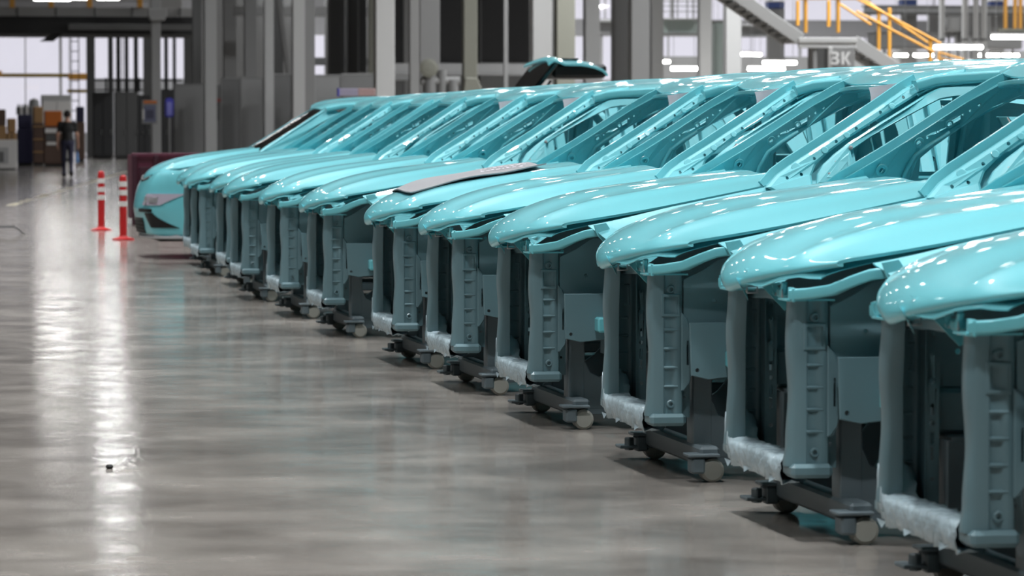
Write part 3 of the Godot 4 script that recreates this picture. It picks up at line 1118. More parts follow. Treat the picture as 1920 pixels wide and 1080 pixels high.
func build_finished(at: Vector3) -> void:
	var t := thing("finished_car", "finished turquoise car with headlamps, bumper and wheels, tailgate raised, beside the maroon bin", "car", at)
	part(t, "hood", hood_mesh(), M.paint)
	part(t, "bumper", nose_patch(0.0, 1.0, -1.0, 1.0, 0.0, .01, 0.0, 33, 49), M.paint)
	var gr := part(t, "upper_grille", nose_patch(.05, .13, -.5, .5, .006), M.black)
	part(gr, "grille_bar", nose_patch(.083, .10, -.5, .5, .012), M.silver)
	var lg := part(t, "lower_grille", nose_patch(.62, .88, -.52, .52, .006), M.black)
	for k in 4:
		var y := .655 + k * .06
		part(lg, "grille_bar", nose_patch(y, y + .018, -.5, .5, .014), M.rubber)
	for s in [-1.0, 1.0]:
		var lampm: Material = M.glass_lamp
		var hl := part(t, "headlamp", nose_patch(.33, .46, s * .62, s * .90, .008, .012, s * -.10), lampm)
		part(hl, "lamp_lens", nose_patch(.36, .43, s * .66, s * .73, .018), M.silver)
		part(hl, "lamp_lens", nose_patch(.37, .43, s * .77, s * .84, .018), M.silver)
		part(t, "fog_lamp_recess", nose_patch(.55, .76, s * .70, s * .86, .006, .012, s * .12), M.black)
		part(t, "air_slit", nose_patch(.50, .54, s * .42, s * .80, .008), M.black)
		part(t, "fender", fender_mesh(s), M.paint)
		for u in [.80, 3.40]:
			var w := Node3D.new()
			w.name = "wheel"
			t.add_child(w, true)
			w.position = Vector3(u, .33, s * .76)
			var ty := MB.new()
			ty.lathe(Vector3(0, 0, -.10), Vector3.BACK, [Vector2(.21, 0), Vector2(.30, .0), Vector2(.325, .02), Vector2(.33, .05), Vector2(.33, .15), Vector2(.325, .18), Vector2(.30, .20), Vector2(.21, .20)], 32)
			part(w, "tyre", ty, M.rubber)
			var rim := MB.new()
			rim.lathe(Vector3(0, 0, -.08), Vector3.BACK, [Vector2(.21, 0), Vector2(.20, .08), Vector2(.205, .16)], 32)
			for k in 5:
				var a := TAU * k / 5.0
				rim.box(Vector3(cos(a) * .11, sin(a) * .11, s * .06), Vector3(.19, .05, .025), .008, Basis(Vector3.BACK, a))
			rim.lathe(Vector3(0, 0, -.07), Vector3.BACK, [Vector2(.001, 0), Vector2(.05, 0), Vector2(.05, .14), Vector2(.001, .14)], 16)
			part(w, "rim", rim, M.silver)
		part(t, "front_door", door_skin(1.335, 2.415, s), M.paint)
		part(t, "rear_door", door_skin(2.43, 3.16, s), M.paint)
		var qp := MB.new()
		qp.plate(dense([Vector2(3.17, 0.58), Vector2(3.2, 0.7), Vector2(3.36, 0.76), Vector2(3.55, 0.74), Vector2(3.72, 0.62), Vector2(3.78, 0.35), Vector2(4.06, 0.35), Vector2(4.08, 0.9), Vector2(4, 1.05), Vector2(3.23, 1.05), Vector2(3.17, 0.9)], .1), [], .02, side_map(s, -.01), .0)
		qp.plate(dense([Vector2(3.23, 1.05), Vector2(4, 1.05), Vector2(3.88, 1.3), Vector2(3.8, 1.4), Vector2(3.2, 1.4), Vector2(3.12, 1.4), Vector2(3.15, 1.34)], .1), [], .02, side_map(s, -.01), .0)
		qp.plate(dense([Vector2(3.12, 1.4), Vector2(3.8, 1.4), Vector2(3.74, 1.5), Vector2(3.2, 1.535), Vector2(3.02, 1.49)], .1), [], .02, side_map(s, -.01), .0)
		part(t, "rear_quarter", qp, M.paint)
		var low := [Vector2(1.925, 1.452), Vector2(1.68, 1.325), Vector2(1.46, 1.172), Vector2(1.385, 1.06), Vector2(1.38, 1.02), Vector2(1.20, 1.02)]
		var pil := MB.new()
		pil.plate(PILLAR_TOP + low, [], .045, side_map(s, -.045), .010)
		part(t, "windscreen_pillar", pil, M.paint)
		var win := MB.new()
		win.plate([Vector2(1.41, 1.07), Vector2(1.58, 1.23), Vector2(1.93, 1.43), Vector2(2.1, 1.48), Vector2(3.0, 1.47), Vector2(3.2, 1.07)], [], .012, side_map(s, -.01), .003)
		part(t, "side_window", win, M.glass_dark)
		var rail := MB.new()
		var rpath := []
		for i in 13:
			var u := lerpf(1.77, 3.75, i / 12.0)
			rpath.append(Vector3(u, rail_y(u), s * (.615 - .05 * smoothstep(2.9, 3.75, u))))
		rail.sweep(rpath, rrect(.085, .05, .014, 2), Vector3.UP)
		part(t, "roof_rail", rail, M.paint)
		part(t, "sill", one_box(Vector3(1.75, .12, .10), Vector3(2.2, .33, s * .79), .02), M.black)
	# chin strip and lip
	part(t, "chin_strip", nose_patch(.93, .97, -.9, .9, .022, .02), M.silver)
	var lip := MB.new()
	var lp := []
	for j in 33:
		var w := j / 16.0 - 1.0
		var q := nose_at(1.0, w)
		lp.append(Vector3(q.x - .03, .215, q.z))
	lip.sweep(lp, rrect(.09, .03, .008, 1), Vector3.UP)
	part(t, "front_lip", lip, M.silver)
	var under := MB.new()
	under.box(Vector3(.75, .19, 0), Vector3(1.3, .03, 1.3), .01)
	under.box(Vector3(2.4, .24, 0), Vector3(2.4, .05, 1.45), .01)
	part(t, "underbody", under, M.rubber)
	# windscreen
	var ws := []
	for i in 9:
		var row := PackedVector3Array()
		for j in 17:
			var w := j / 8.0 - 1.0
			var f := i / 8.0
			var a: Vector2 = curve(PILLAR_TOP, lerpf(.06, 1.0, f))
			row.push_back(Vector3(a.x - .05 * (1.0 - w * w), a.y + .004 * (1.0 - w * w) - .012, w * lerpf(.71, .60, f)))
		ws.append(row)
	var wm := MB.new()
	wm.sheet(ws, .006)
	part(t, "windscreen", wm, M.glass_dark)
	part(t, "roof_panel", roof_mesh(), M.paint)
	# raised tailgate: window half in black, then the painted lower half with its recess
	var tg := Node3D.new()
	tg.name = "tailgate"
	t.add_child(tg, true)
	tg.position = Vector3(3.80, 1.52, 0)
	var gl := MB.new()
	gl.plate(dense([Vector2(-.56, 0), Vector2(.56, 0), Vector2(.66, .52), Vector2(-.66, .52)], .2), [], .05, func(q: Vector3) -> Vector3: return Vector3(-.02 + q.y * .64 + q.z * .5, .02 + q.y * .80 - q.z, q.x), .01)
	part(tg, "rear_window", gl, M.glass_dark)
	var lo := []
	for i in 13:
		var row := PackedVector3Array()
		for j in 17:
			var w := j / 8.0 - 1.0
			var f := i / 12.0
			var q: Vector2 = curve([Vector2(.28, .47), Vector2(.33, .51), Vector2(.39, .505), Vector2(.47, .475), Vector2(.60, .475), Vector2(.74, .455), Vector2(.86, .41), Vector2(.90, .36)], f)
			row.push_back(Vector3(q.x - .07 * w * w, q.y - .05 * w * w, w * .70))
		lo.append(row)
	var lm := MB.new()
	lm.sheet(lo, .02)
	part(tg, "lower_panel", lm, M.paint)
	var trim := MB.new()
	trim.box(Vector3(.56, .355, 0), Vector3(.56, .14, 1.20), .03)
	part(tg, "inner_trim", trim, M.black)
	part(tg, "plate_recess", one_box(Vector3(.16, .02, .44), Vector3(.53, .482, .05), .005), M.black)
	for s in [-1.0, 1.0]:
		var strut := MB.new()
		strut.tube([Vector3(-.35, -.22, s * .60), Vector3(.12, .02, s * .60), Vector3(.26, .26, s * .60)], .014, 8)
		part(tg, "gas_strut", strut, M.black)


# ------------------------------------------------------------------ people: one surface round a skeleton of tapered bones
func figure_mesh(bones: Array, cell: float, k: float, tint: Callable, st: Array) -> void:
	# bones: [a, b, ra, rb]; surface nets, only cells near a bone are visited
	var field := {}
	var keys := {}
	for bn in bones:
		var lo: Vector3 = Vector3(minf(bn[0].x - bn[2], bn[1].x - bn[3]), minf(bn[0].y - bn[2], bn[1].y - bn[3]), minf(bn[0].z - bn[2], bn[1].z - bn[3])) - Vector3.ONE * cell * 2.0
		var hi: Vector3 = Vector3(maxf(bn[0].x + bn[2], bn[1].x + bn[3]), maxf(bn[0].y + bn[2], bn[1].y + bn[3]), maxf(bn[0].z + bn[2], bn[1].z + bn[3])) + Vector3.ONE * cell * 2.0
		for x in range(floori(lo.x / cell), ceili(hi.x / cell)):
			for y in range(floori(lo.y / cell), ceili(hi.y / cell)):
				for z in range(floori(lo.z / cell), ceili(hi.z / cell)):
					keys[Vector3i(x, y, z)] = true
	var value := func(g: Vector3i) -> float:
		if field.has(g):
			return field[g]
		var p := Vector3(g) * cell
		var d := 1e9
		for bn in bones:
			var ab: Vector3 = bn[1] - bn[0]
			var h := clampf((p - bn[0]).dot(ab) / maxf(ab.length_squared(), 1e-9), 0.0, 1.0)
			var e: float = (p - bn[0] - ab * h).length() - lerpf(bn[2], bn[3], h)
			var w := clampf(0.5 + 0.5 * (d - e) / k, 0.0, 1.0)
			d = lerpf(d, e, w) - k * w * (1.0 - w) if d < 1e8 else e
		field[g] = d
		return d
	var verts := {}
	for c in keys:
		var sum := Vector3.ZERO
		var cnt := 0
		var vals := []
		var neg := 0
		for i in 8:
			var val: float = value.call(c + Vector3i(i & 1, (i >> 1) & 1, (i >> 2) & 1))
			vals.append(val)
			if val < 0:
				neg += 1
		if neg == 0 or neg == 8:
			continue
		for e in [[0, 1], [2, 3], [4, 5], [6, 7], [0, 2], [1, 3], [4, 6], [5, 7], [0, 4], [1, 5], [2, 6], [3, 7]]:
			var a: float = vals[e[0]]
			var b: float = vals[e[1]]
			if (a < 0) != (b < 0):
				var f := a / (a - b)
				var pa := Vector3(e[0] & 1, (e[0] >> 1) & 1, (e[0] >> 2) & 1)
				var pb := Vector3(e[1] & 1, (e[1] >> 1) & 1, (e[1] >> 2) & 1)
				sum += pa.lerp(pb, f)
				cnt += 1
		verts[c] = (Vector3(c) + sum / cnt) * cell
	var grad := func(p: Vector3) -> Vector3:
		var d0 := 0.004
		var r := Vector3.ZERO
		for ax in 3:
			var o := Vector3.ZERO
			o[ax] = d0
			var f := func(q: Vector3) -> float:
				var d := 1e9
				for bn in bones:
					var ab: Vector3 = bn[1] - bn[0]
					var h := clampf((q - bn[0]).dot(ab) / maxf(ab.length_squared(), 1e-9), 0.0, 1.0)
					var e: float = (q - bn[0] - ab * h).length() - lerpf(bn[2], bn[3], h)
					var w := clampf(0.5 + 0.5 * (d - e) / k, 0.0, 1.0)
					d = lerpf(d, e, w) - k * w * (1.0 - w) if d < 1e8 else e
				return d
			r[ax] = f.call(p + o) - f.call(p - o)
		return r.normalized()
	var ns := {}
	for c in verts:
		ns[c] = grad.call(verts[c])
	for c in verts:
		for ax in 3:
			var e := Vector3i.ZERO
			e[ax] = 1
			var v0: float = value.call(c)
			var v1: float = value.call(c + e)
			if (v0 < 0) == (v1 < 0):
				continue
			var s := Vector3i.ZERO
			var r := Vector3i.ZERO
			s[(ax + 1) % 3] = 1
			r[(ax + 2) % 3] = 1
			var q := [c, c - s, c - s - r, c - r]
			if not (verts.has(q[1]) and verts.has(q[2]) and verts.has(q[3])):
				continue
			for tr in [[0, 1, 2], [0, 2, 3]]:
				var id := [q[tr[0]], q[tr[1]], q[tr[2]]]
				var g: Vector3 = (verts[id[2]] - verts[id[0]]).cross(verts[id[1]] - verts[id[0]])
				if g.dot(ns[id[0]]) < 0:
					id = [id[0], id[2], id[1]]
				for w in id:
					st[0].push_back(verts[w])
					st[1].push_back(ns[w])
					st[2].push_back(tint.call(verts[w]))


func build_person(at: Vector3, turn: float) -> void:
	# walks away down the hall: black T-shirt, dark jeans, a blue bag in the hand on the far side
	var skin := Color(.48, .27, .19)
	var shirt := Color(.012, .012, .014)
	var jeans := Color(.028, .028, .060)
	var shoe := Color(.012, .011, .011)
	var hair := Color(.012, .010, .009)
	var arrs := [PackedVector3Array(), PackedVector3Array(), PackedColorArray()]
	var hipl := Vector3(-.09, .90, 0)
	var hipr := Vector3(.09, .90, 0)
	var kl := Vector3(-.10, .49, -.09)
	var kr := Vector3(.09, .48, .03)
	var al := Vector3(-.10, .09, -.16)
	var ar := Vector3(.10, .12, .16)
	var shl := Vector3(-.185, 1.40, 0)
	var shr := Vector3(.185, 1.40, 0)
	var el := Vector3(-.25, 1.12, .04)
	var er := Vector3(.25, 1.12, -.03)
	var wl := Vector3(-.26, .88, -.02)
	var wr := Vector3(.27, .88, -.10)
	var bones := [
		[Vector3(0, .95, 0), Vector3(0, 1.12, 0), .135, .125], [Vector3(-.05, .95, 0), Vector3(.05, .95, 0), .125, .125], [Vector3(-.06, 1.28, 0), Vector3(.06, 1.28, 0), .125, .125],
		[Vector3(0, 1.12, 0), Vector3(0, 1.36, 0), .125, .115], [shl, shr, .068, .068], [Vector3(0, 1.40, 0), Vector3(0, 1.54, .01), .058, .052],
		[hipl, kl, .092, .062], [kl, al, .060, .042], [hipr, kr, .092, .062], [kr, ar, .060, .042],
		[al, al + Vector3(0, -.045, -.14), .044, .036], [al, al + Vector3(0, -.045, .03), .044, .040], [ar, ar + Vector3(0, -.07, -.13), .044, .036], [ar, ar + Vector3(0, -.03, .03), .044, .036],
		[shl, el, .056, .043], [el, wl, .040, .028], [shr, er, .056, .043], [er, wr, .040, .028]]
	var tint := func(p: Vector3) -> Color:
		if p.y < .10 or (p.y < .15 and p.z > .10):
			return shoe
		if p.y < .97 and absf(p.x) < .205:
			return jeans
		if p.y > 1.455 and absf(p.x) < .10:
			return skin
		if absf(p.x) > .195 and p.y < 1.20:
			return skin
		return shirt
	figure_mesh(bones, .020, .05, tint, arrs)
	# head with brow, nose, chin, ears and short hair, on a finer grid
	var hc := Vector3(0, 1.635, 0)
	figure_mesh([[hc + Vector3(0, .025, .012), hc + Vector3(0, .02, -.02), .086, .082], [hc + Vector3(0, -.05, -.03), hc + Vector3(0, -.085, -.055), .058, .036], [hc + Vector3(0, .01, -.095), hc + Vector3(0, -.025, -.115), .012, .015],
		[hc + Vector3(-.03, .018, -.085), hc + Vector3(.03, .018, -.085), .018, .018], [hc + Vector3(-.022, -.062, -.088), hc + Vector3(.022, -.062, -.088), .010, .010],
		[hc + Vector3(-.084, .015, .012), hc + Vector3(-.084, -.02, .010), .016, .012], [hc + Vector3(.084, .015, .012), hc + Vector3(.084, -.02, .010), .016, .012],
		[hc + Vector3(0, .045, .015), hc + Vector3(0, .04, .0), .088, .09], [hc + Vector3(0, -.03, .05), hc + Vector3(0, .0, .045), .055, .06]], .009, .02,
		func(p: Vector3) -> Color:
			var q: Vector3 = p - hc
			if q.y > .055 or (q.z > .012 and q.y > -.055 and absf(q.x) < .083):
				return hair
			if absf(q.y - .004) < .008 and absf(absf(q.x) - .032) < .014 and q.z < -.07:
				return Color(.02, .015, .012)
			return skin, arrs)
	# hands: palm, four fingers and a thumb, lightly curled
	for s in [-1.0, 1.0]:
		var w: Vector3 = wl if s < 0 else wr
		var hb := [[w, w + Vector3(0, -.075, -.01), .024, .030]]
		for f in 4:
			var z := -.030 + f * .020
			var base := w + Vector3(-s * .002, -.085, -.012 + z)
			var ln: float = [.036, .042, .039, .030][f]
			var mid := base + Vector3(-s * .006, -ln, -.002)
			hb.append([base, mid, .0095, .009])
			hb.append([mid, mid + Vector3(-s * .018, -ln * .8, -.002), .009, .0075])
		hb.append([w + Vector3(-s * .006, -.03, -.028), w + Vector3(-s * .014, -.065, -.052), .012, .0105])
		hb.append([w + Vector3(-s * .014, -.065, -.052), w + Vector3(-s * .022, -.095, -.050), .0105, .008])
		figure_mesh(hb, .006, .008, func(_p: Vector3) -> Color: return skin, arrs)
	var a := []
	a.resize(Mesh.ARRAY_MAX)
	a[Mesh.ARRAY_VERTEX] = arrs[0]
	a[Mesh.ARRAY_NORMAL] = arrs[1]
	a[Mesh.ARRAY_COLOR] = arrs[2]
	var m := ArrayMesh.new()
	m.add_surface_from_arrays(Mesh.PRIMITIVE_TRIANGLES, a)
	var mat := StandardMaterial3D.new()
	mat.vertex_color_use_as_albedo = true
	mat.roughness = .8
	var o := solo("person", "person in black T-shirt and dark jeans walking away down the hall", "person", m, mat, "", "", at)
	o.rotation.y = turn
	# blue carrier bag hanging from the hand
	var bag := []
	for i in 7:
		var f := i / 6.0
		var row := PackedVector3Array()
		for j in 13:
			var w := TAU * (j % 12) / 12.0
			row.push_back(Vector3(cos(w) * lerpf(.012, .05, sqrt(f)) * (1.0 if i < 6 else .5), -f * .30, sin(w) * lerpf(.02, .105, sqrt(f)) * (1.0 if i < 6 else .5)))
		row[12] = row[0]
		bag.append(row)
	var bm := MB.new()
	bm.grid(bag, false, true)
	bm.tube([Vector3(0, -.02, -.03), Vector3(0, .07, -.015), Vector3(0, .075, .015), Vector3(0, -.02, .03)], .005, 6)
	var bo := solo("carrier_bag", "small blue carrier bag in the walking person's hand", "bag", bm, paint(Color(.36, .52, .72), .6), "", "", at + Basis(Vector3.UP, turn) * (wr + Vector3(-.02, -.195, -.01)))
	bo.rotation.y = turn


# ------------------------------------------------------------------ the hall
const FAR := 215.0


# upright of the building: flanged steel section on a base plate, standing at distance d between two sight lines
func column(px0: float, px1: float, d: float, mat: Material, label: String, top := 11.9, flange := true, bottom := 0.0) -> void:
	var x0 := wx(px0, d)
	var x1 := wx(px1, d)
	var w := x1 - x0
	var t := thing("column", label, "column", Vector3((x0 + x1) / 2, bottom, -d), "", "structure")
	var h := top - bottom
	if flange:
		for s in [-1.0, 1.0]:
			part(t, "flange", one_box(Vector3(w, h, .03), Vector3(0, h / 2, s * w * .5), .004), mat)
		part(t, "web", one_box(Vector3(w * .12 + .02, h, w - .03), Vector3(0, h / 2, 0)), mat)
	else:
		part(t, "shaft", one_box(Vector3(w, h, w), Vector3(0, h / 2, 0), .012), mat)
	if bottom == 0.0:
		var bp := MB.new()
		bp.box(Vector3(0, .015, 0), Vector3(w + .16, .03, w + .16), .004)
		for a in [-1, 1]:
			for b in [-1, 1]:
				bp.lathe(Vector3(a * (w / 2 + .05), .03, b * (w / 2 + .05)), Vector3.UP, [Vector2(.018, 0), Vector2(.018, .03), Vector2(.001, .03)], 6)
		part(t, "base_plate", bp, mat)


# a box between two sight columns and two heights at a distance, as a part of t
func slab(t: Node3D, called: String, px0: float, px1: float, y0: float, y1: float, d: float, deep: float, mat: Material, bevel := .01) -> MeshInstance3D:
	var x0 := wx(px0, d)
	var x1 := wx(px1, d)
	return part(t, called, one_box(Vector3(x1 - x0, y1 - y0, deep), Vector3((x0 + x1) / 2, (y0 + y1) / 2, -d - deep / 2) - t.position, bevel), mat)


func tube_lamp(px0: float, px1: float, py: float, d: float, label: String) -> void:
	var x0 := wx(px0, d)
	var x1 := wx(px1, d)
	var y := hy((px0 + px1) / 2, py, d)
	var t := thing("tube_light", label, "lamp", Vector3((x0 + x1) / 2, y, -d), "tube lights over the work stations behind the cars")
	var l := maxf(x1 - x0, .3)
	var g := MB.new()
	g.lathe(Vector3(-l / 2, 0, 0), Vector3.RIGHT, [Vector2(.001, 0), Vector2(.045, 0), Vector2(.05, .01), Vector2(.05, l - .01), Vector2(.045, l), Vector2(.001, l)], 12)
	part(t, "glowing_tube", g, M.glow)
	part(t, "housing", one_box(Vector3(l + .06, .05, .14), Vector3(0, .085, 0), .01), M.col4)
	for s in [-1.0, 1.0]:
		var rod := MB.new()
		rod.tube([Vector3(s * l * .4, .11, 0), Vector3(s * l * .4, 12.16 - y, 0)], .008, 6)
		part(t, "hanger_rod", rod, M.steel)
	var a := AreaLight3D.new()
	a.name = "light"
	a.area_size = Vector2(l, .09)
	a.light_energy = 3.0
	a.light_color = Color(1, .99, .97)
	a.shadow_enabled = true
	a.area_range = 60.0
	a.rotation.x = -PI / 2
	a.position.y = -.056
	t.add_child(a)


func high_lamp(x: float, y: float, z: float, w: float, l: float, energy: float, label: String, group: String) -> void:
	var t := thing("ceiling_light", label, "lamp", Vector3(x, y, z), group)
	part(t, "housing", one_box(Vector3(w + .06, .09, l + .06), Vector3(0, .06, 0), .015), M.col4)
	part(t, "glowing_panel", one_box(Vector3(w, .02, l), Vector3(0, .008, 0), .004), M.glow)
	for s in [-1.0, 1.0]:
		var rod := MB.new()
		rod.tube([Vector3(s * w * .35, .10, s * l * .35), Vector3(s * w * .35, 12.16 - y, s * l * .35)], .01, 6)
		part(t, "hanger_rod", rod, M.steel)
	if w < .3:                                                       # high bays over the row: deep reflectors that keep the light below them
		var sp := SpotLight3D.new()
		sp.name = "light"
		sp.spot_angle = 50.0
		sp.spot_angle_attenuation = .5
		sp.spot_range = 120.0
		sp.spot_attenuation = 2.0
		sp.light_size = .3
		sp.light_energy = energy
		sp.light_color = Color(.98, .99, 1)
		sp.shadow_enabled = true
		sp.rotation.x = -PI / 2
		sp.position.y = -.02
		t.add_child(sp)
		return
	var a := AreaLight3D.new()
	a.name = "light"
	a.area_size = Vector2(w, l)
	a.light_energy = energy
	a.light_color = Color(.98, .99, 1)
	a.shadow_enabled = true
	a.area_range = 120.0
	a.rotation.x = -PI / 2
	a.position.y = -.006
	t.add_child(a)


func window_wall() -> void:
	# far gable: solid bands with two ribbons of windows and the low daylight opening at the aisle's end
	var xa := -30.0
	var xb := 90.0
	var xd := wx(166, FAR)
	var t := thing("wall_far", "light grey end wall of the hall with ribbon windows", "wall", Vector3(0, 0, -FAR), "", "structure")
	var xr := wx(1072, FAR)
	var bands := [[xa, xr, 7.6, 11.4], [xd, xb, 0.0, 4.05], [xa, xd, 0.0, .95], [xa, xb, 6.75, 7.6], [xa, xb, 11.4, 12.2]]
	for b in bands:
		part(t, "wall_band", one_box(Vector3(b[1] - b[0], b[3] - b[2], .35), Vector3((b[0] + b[1]) / 2, (b[2] + b[3]) / 2, -.18)), M.wall)
	var k := 0
	for r in [[.95, 6.75, xa, xd], [4.05, 6.75, xd, xb], [7.6, 11.4, xr, xb]]:
		var x: float = r[2]
		while x < r[3] - .1:
			var x2 := minf(x + 6.0, r[3])
			k += 1
			if x2 > 2.0 and x < 75.0:
				var wn := thing("window_%d" % k, "large daylight window in the far end wall of the hall", "window", Vector3((x + x2) / 2, (r[0] + r[1]) / 2, -FAR - .1), "end wall windows", "structure")
				var w := x2 - x
				var h: float = r[1] - r[0]
				var fr := MB.new()
				for s in [-1.0, 1.0]:
					fr.box(Vector3(s * (w / 2 - .04), 0, 0), Vector3(.08, h, .12))
					fr.box(Vector3(0, s * (h / 2 - .04), 0), Vector3(w, .08, .12))
				part(wn, "window_frame", fr, M.col4)
				for j in 3:
					part(wn, "pane", one_box(Vector3(w / 3 - .04, h - .1, .012), Vector3((j - 1) * w / 3, 0, 0)), M.pane)
				for j in 2:
					part(wn, "mullion", one_box(Vector3(.07, h, .10), Vector3((j - .5) * w / 3, 0, 0)), M.col4)
			else:
				part(t, "wall_band", one_box(Vector3(x2 - x, r[1] - r[0], .35), Vector3((x + x2) / 2, (r[0] + r[1]) / 2, -.18)), M.wall)
			x = x2


func hall() -> void:
	solo("floor", "polished grey concrete floor with soft reflections", "floor", one_box(Vector3(120, .3, 240), Vector3(30, -.15, -96)), M.floor, "", "structure")
	solo("ceiling", "grey roof deck of the hall", "ceiling", one_box(Vector3(120, .3, 240), Vector3(30, 12.3, -96)), M.ceiling, "", "structure")
	solo("wall_left", "plain grey hall wall beyond the aisle", "wall", one_box(Vector3(.4, 12.2, 240), Vector3(-30.2, 6.1, -96)), M.wall, "", "structure")
	solo("wall_right", "plain grey hall wall behind the work stations", "wall", one_box(Vector3(.4, 12.2, 240), Vector3(90.2, 6.1, -96)), M.wall, "", "structure")
	solo("wall_back", "plain grey hall wall facing the row of cars", "wall", one_box(Vector3(120, 12.2, .4), Vector3(30, 6.1, 24.2)), M.wall, "", "structure")
	window_wall()
	for i in 12:
		var z := 12.0 - i * 19.0
		var b := MB.new()
		b.box(Vector3(30, 11.75, z), Vector3(119, .04, .30))
		b.box(Vector3(30, 12.05, z), Vector3(119, .58, .05))
		solo("trim_%d" % (i + 1), "grey steel roof beam across the hall", "beam", b, M.col3, "roof beams", "structure")


func background() -> void:
	# ---- gantry over the aisle on the far side: deck, fascia, brackets
	var d := 150.0
	var g := thing("gantry", "grey steel gantry deck spanning the aisle with yellow stubs on top", "gantry", Vector3(wx(200, d), 0, -d), "", "structure")
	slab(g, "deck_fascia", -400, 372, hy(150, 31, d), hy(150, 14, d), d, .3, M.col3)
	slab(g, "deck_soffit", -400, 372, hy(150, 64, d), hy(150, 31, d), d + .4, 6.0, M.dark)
	slab(g, "lower_beam", 130, 362, hy(240, 57, d), hy(240, 46, d), d - .3, .3, M.col1)
	slab(g, "deck_hand_rail", -400, 300, hy(150, 3, d), hy(150, 0, d), d - .05, .05, M.col3)
	for px in [25, 98, 170, 264]:
		slab(g, "rail_stub", px - 5, px + 5, hy(px, 15, d), hy(px, -6, d), d - .1, .1, M.yellow)
	for px in [35, 107, 180, 250, 340]:
		slab(g, "deck_stiffener", px - 2, px + 2, hy(px, 31, d), hy(px, 14, d), d - .06, .05, M.col1)
	var ch := MB.new()
	ch.plate([Vector2(wx(78, d), hy(78, 77, d)), Vector2(wx(104, d), hy(104, 77, d)), Vector2(wx(126, d), hy(126, 60, d)), Vector2(wx(108, d), hy(108, 60, d))], [], .6, func(q: Vector3) -> Vector3: return Vector3(q.x, q.y, -d - 1 + q.z) - g.position, .02)
	part(g, "sloping_chute", ch, M.dark)
	# fluorescent fitting under the roof, just above the gantry
	tube_lamp(66, 134, -1, 132, "tube light above the gantry over the aisle")
	slab(g, "lamp_board", 281, 344, hy(310, 18, d), hy(310, -8, d), d - 1.5, .2, M.col4)
	# yellow crane beam across the bright opening
	var cr := thing("crane_beam", "dull yellow crane beam across the bright end opening", "crane beam", Vector3(wx(80, 190), hy(80, 143, 190), -190))
	slab(cr, "girder", -120, 138, hy(80, 145, 190), hy(80, 138, 190), 190, .3, M.dull_yellow)
	slab(cr, "end_truck", 130, 168, hy(150, 150, 190), hy(150, 138, 190), 189.5, .6, M.yellow)
	slab(cr, "hoist", -4, 5, hy(0, 144, 190), hy(0, 133, 190), 189.6, .5, M.yellow)
	slab(cr, "runway_bracket", 128, 170, hy(150, 174, 190), hy(150, 168, 190), 189.5, .5, M.dull_yellow)
	# caged ladder
	var la := thing("ladder", "thin dark steel ladder before the bright end opening", "ladder", Vector3(wx(142, 165), 0, -165))
	for px in [135.0, 149.0]:
		slab(la, "stile", px - .8, px + .8, 0.0, hy(142, 60, 165), 165, .05, M.dark)
	for i in 13:
		var y := hy(142, 300.0 - i * 18.5, 165)
		slab(la, "rung", 135, 149, y - .02, y + .02, 165, .03, M.dark)
	# ---- dark uprights between the window slots on the aisle side
	var grey := ["dark steel column beside the caged ladder", "dark steel column with a knee brace under the gantry", "slim dark column under the gantry, second from the ladder", "slim dark column under the gantry, third from the ladder", "dark column against the tall light post", "black column left of the grey guard panels"]
	var cols := [[164, 179, M.col0, 165.0], [204, 213, M.dark, 168.0], [219, 227, M.dark, 172.0], [235, 242, M.dark, 172.0], [252, 260, M.dark, 172.0], [270, 285, M.col0, 170.0]]
	for i in cols.size():
		column(cols[i][0], cols[i][1], cols[i][3], cols[i][2], grey[i], 6.0, false)
	column(309, 316, 172, M.dark, "slim dark column just past the tall light post", 6.0, false)
	column(325, 331, 172, M.dark, "slim dark column near the blue signal box", 6.0, false)
	column(346, 362, 172, M.col0, "dark column where the grey guard panels begin", 6.0, false)
	var bar := thing("cable_tray", "dark cable tray running across the lower window slots", "cable tray", Vector3(wx(260, 171), hy(260, 150, 171), -171))
	slab(bar, "tray", 178, 343, hy(260, 152, 171), hy(260, 148, 171), 171.6, .3, M.dark)
	slab(bar, "lower_pipe", 178, 330, hy(260, 170, 171), hy(260, 167, 171), 171.7, .2, M.dark)
	for px in [200, 262, 330]:
		slab(bar, "drop_bracket", px - 2, px + 2, hy(260, 172, 171), hy(260, 146, 171), 171.5, .1, M.dark)
	# low dark cabinets between the columns
	var ci := 0
	for c in [[176, 211, 173, M.dark], [217, 259, 172, M.col0], [259, 283, 178, M.dark], [302, 330, 170, M.darker]]:
		var t := thing("control_cabinet", ["tall near-black cabinet beside the ladder column", "tall dark grey cabinet with three door seams", "narrow black cabinet behind the poster column", "black cabinet behind the blue signal box"][ci], "cabinet", Vector3(wx((c[0] + c[1]) / 2.0, 158), 0, -158))
		var y1 := hy(c[0], c[2], 158)
		slab(t, "body", c[0], c[1], .08, y1, 158, .6, c[3], .02)
		slab(t, "plinth", c[0] + 1, c[1] - 1, 0, .08, 158.05, .5, M.darker)
		for k in 2:
			var a: float = lerpf(c[0], c[1], k / 2.0) + .6
			var e: float = lerpf(c[0], c[1], (k + 1) / 2.0) - .6
			var dr := slab(t, "door", a, e, .16, y1 - .08, 157.97, .03, c[3], .01)
			dr.name = "door"
			slab(t, "handle", e - 2.2, e - 1.2, 1.0, 1.25, 157.93, .04, M.col2)
		ci += 1
	# post with poster
	column(285, 302, 120, M.col4, "light grey column carrying a bracket head and a poster", 6.2, false)
	var kb := thing("column_bracket", "light grey bracket head on top of the poster column", "bracket", Vector3(wx(294, 120), hy(294, 40, 120), -119.6), "", "structure")
	var kp := MB.new()
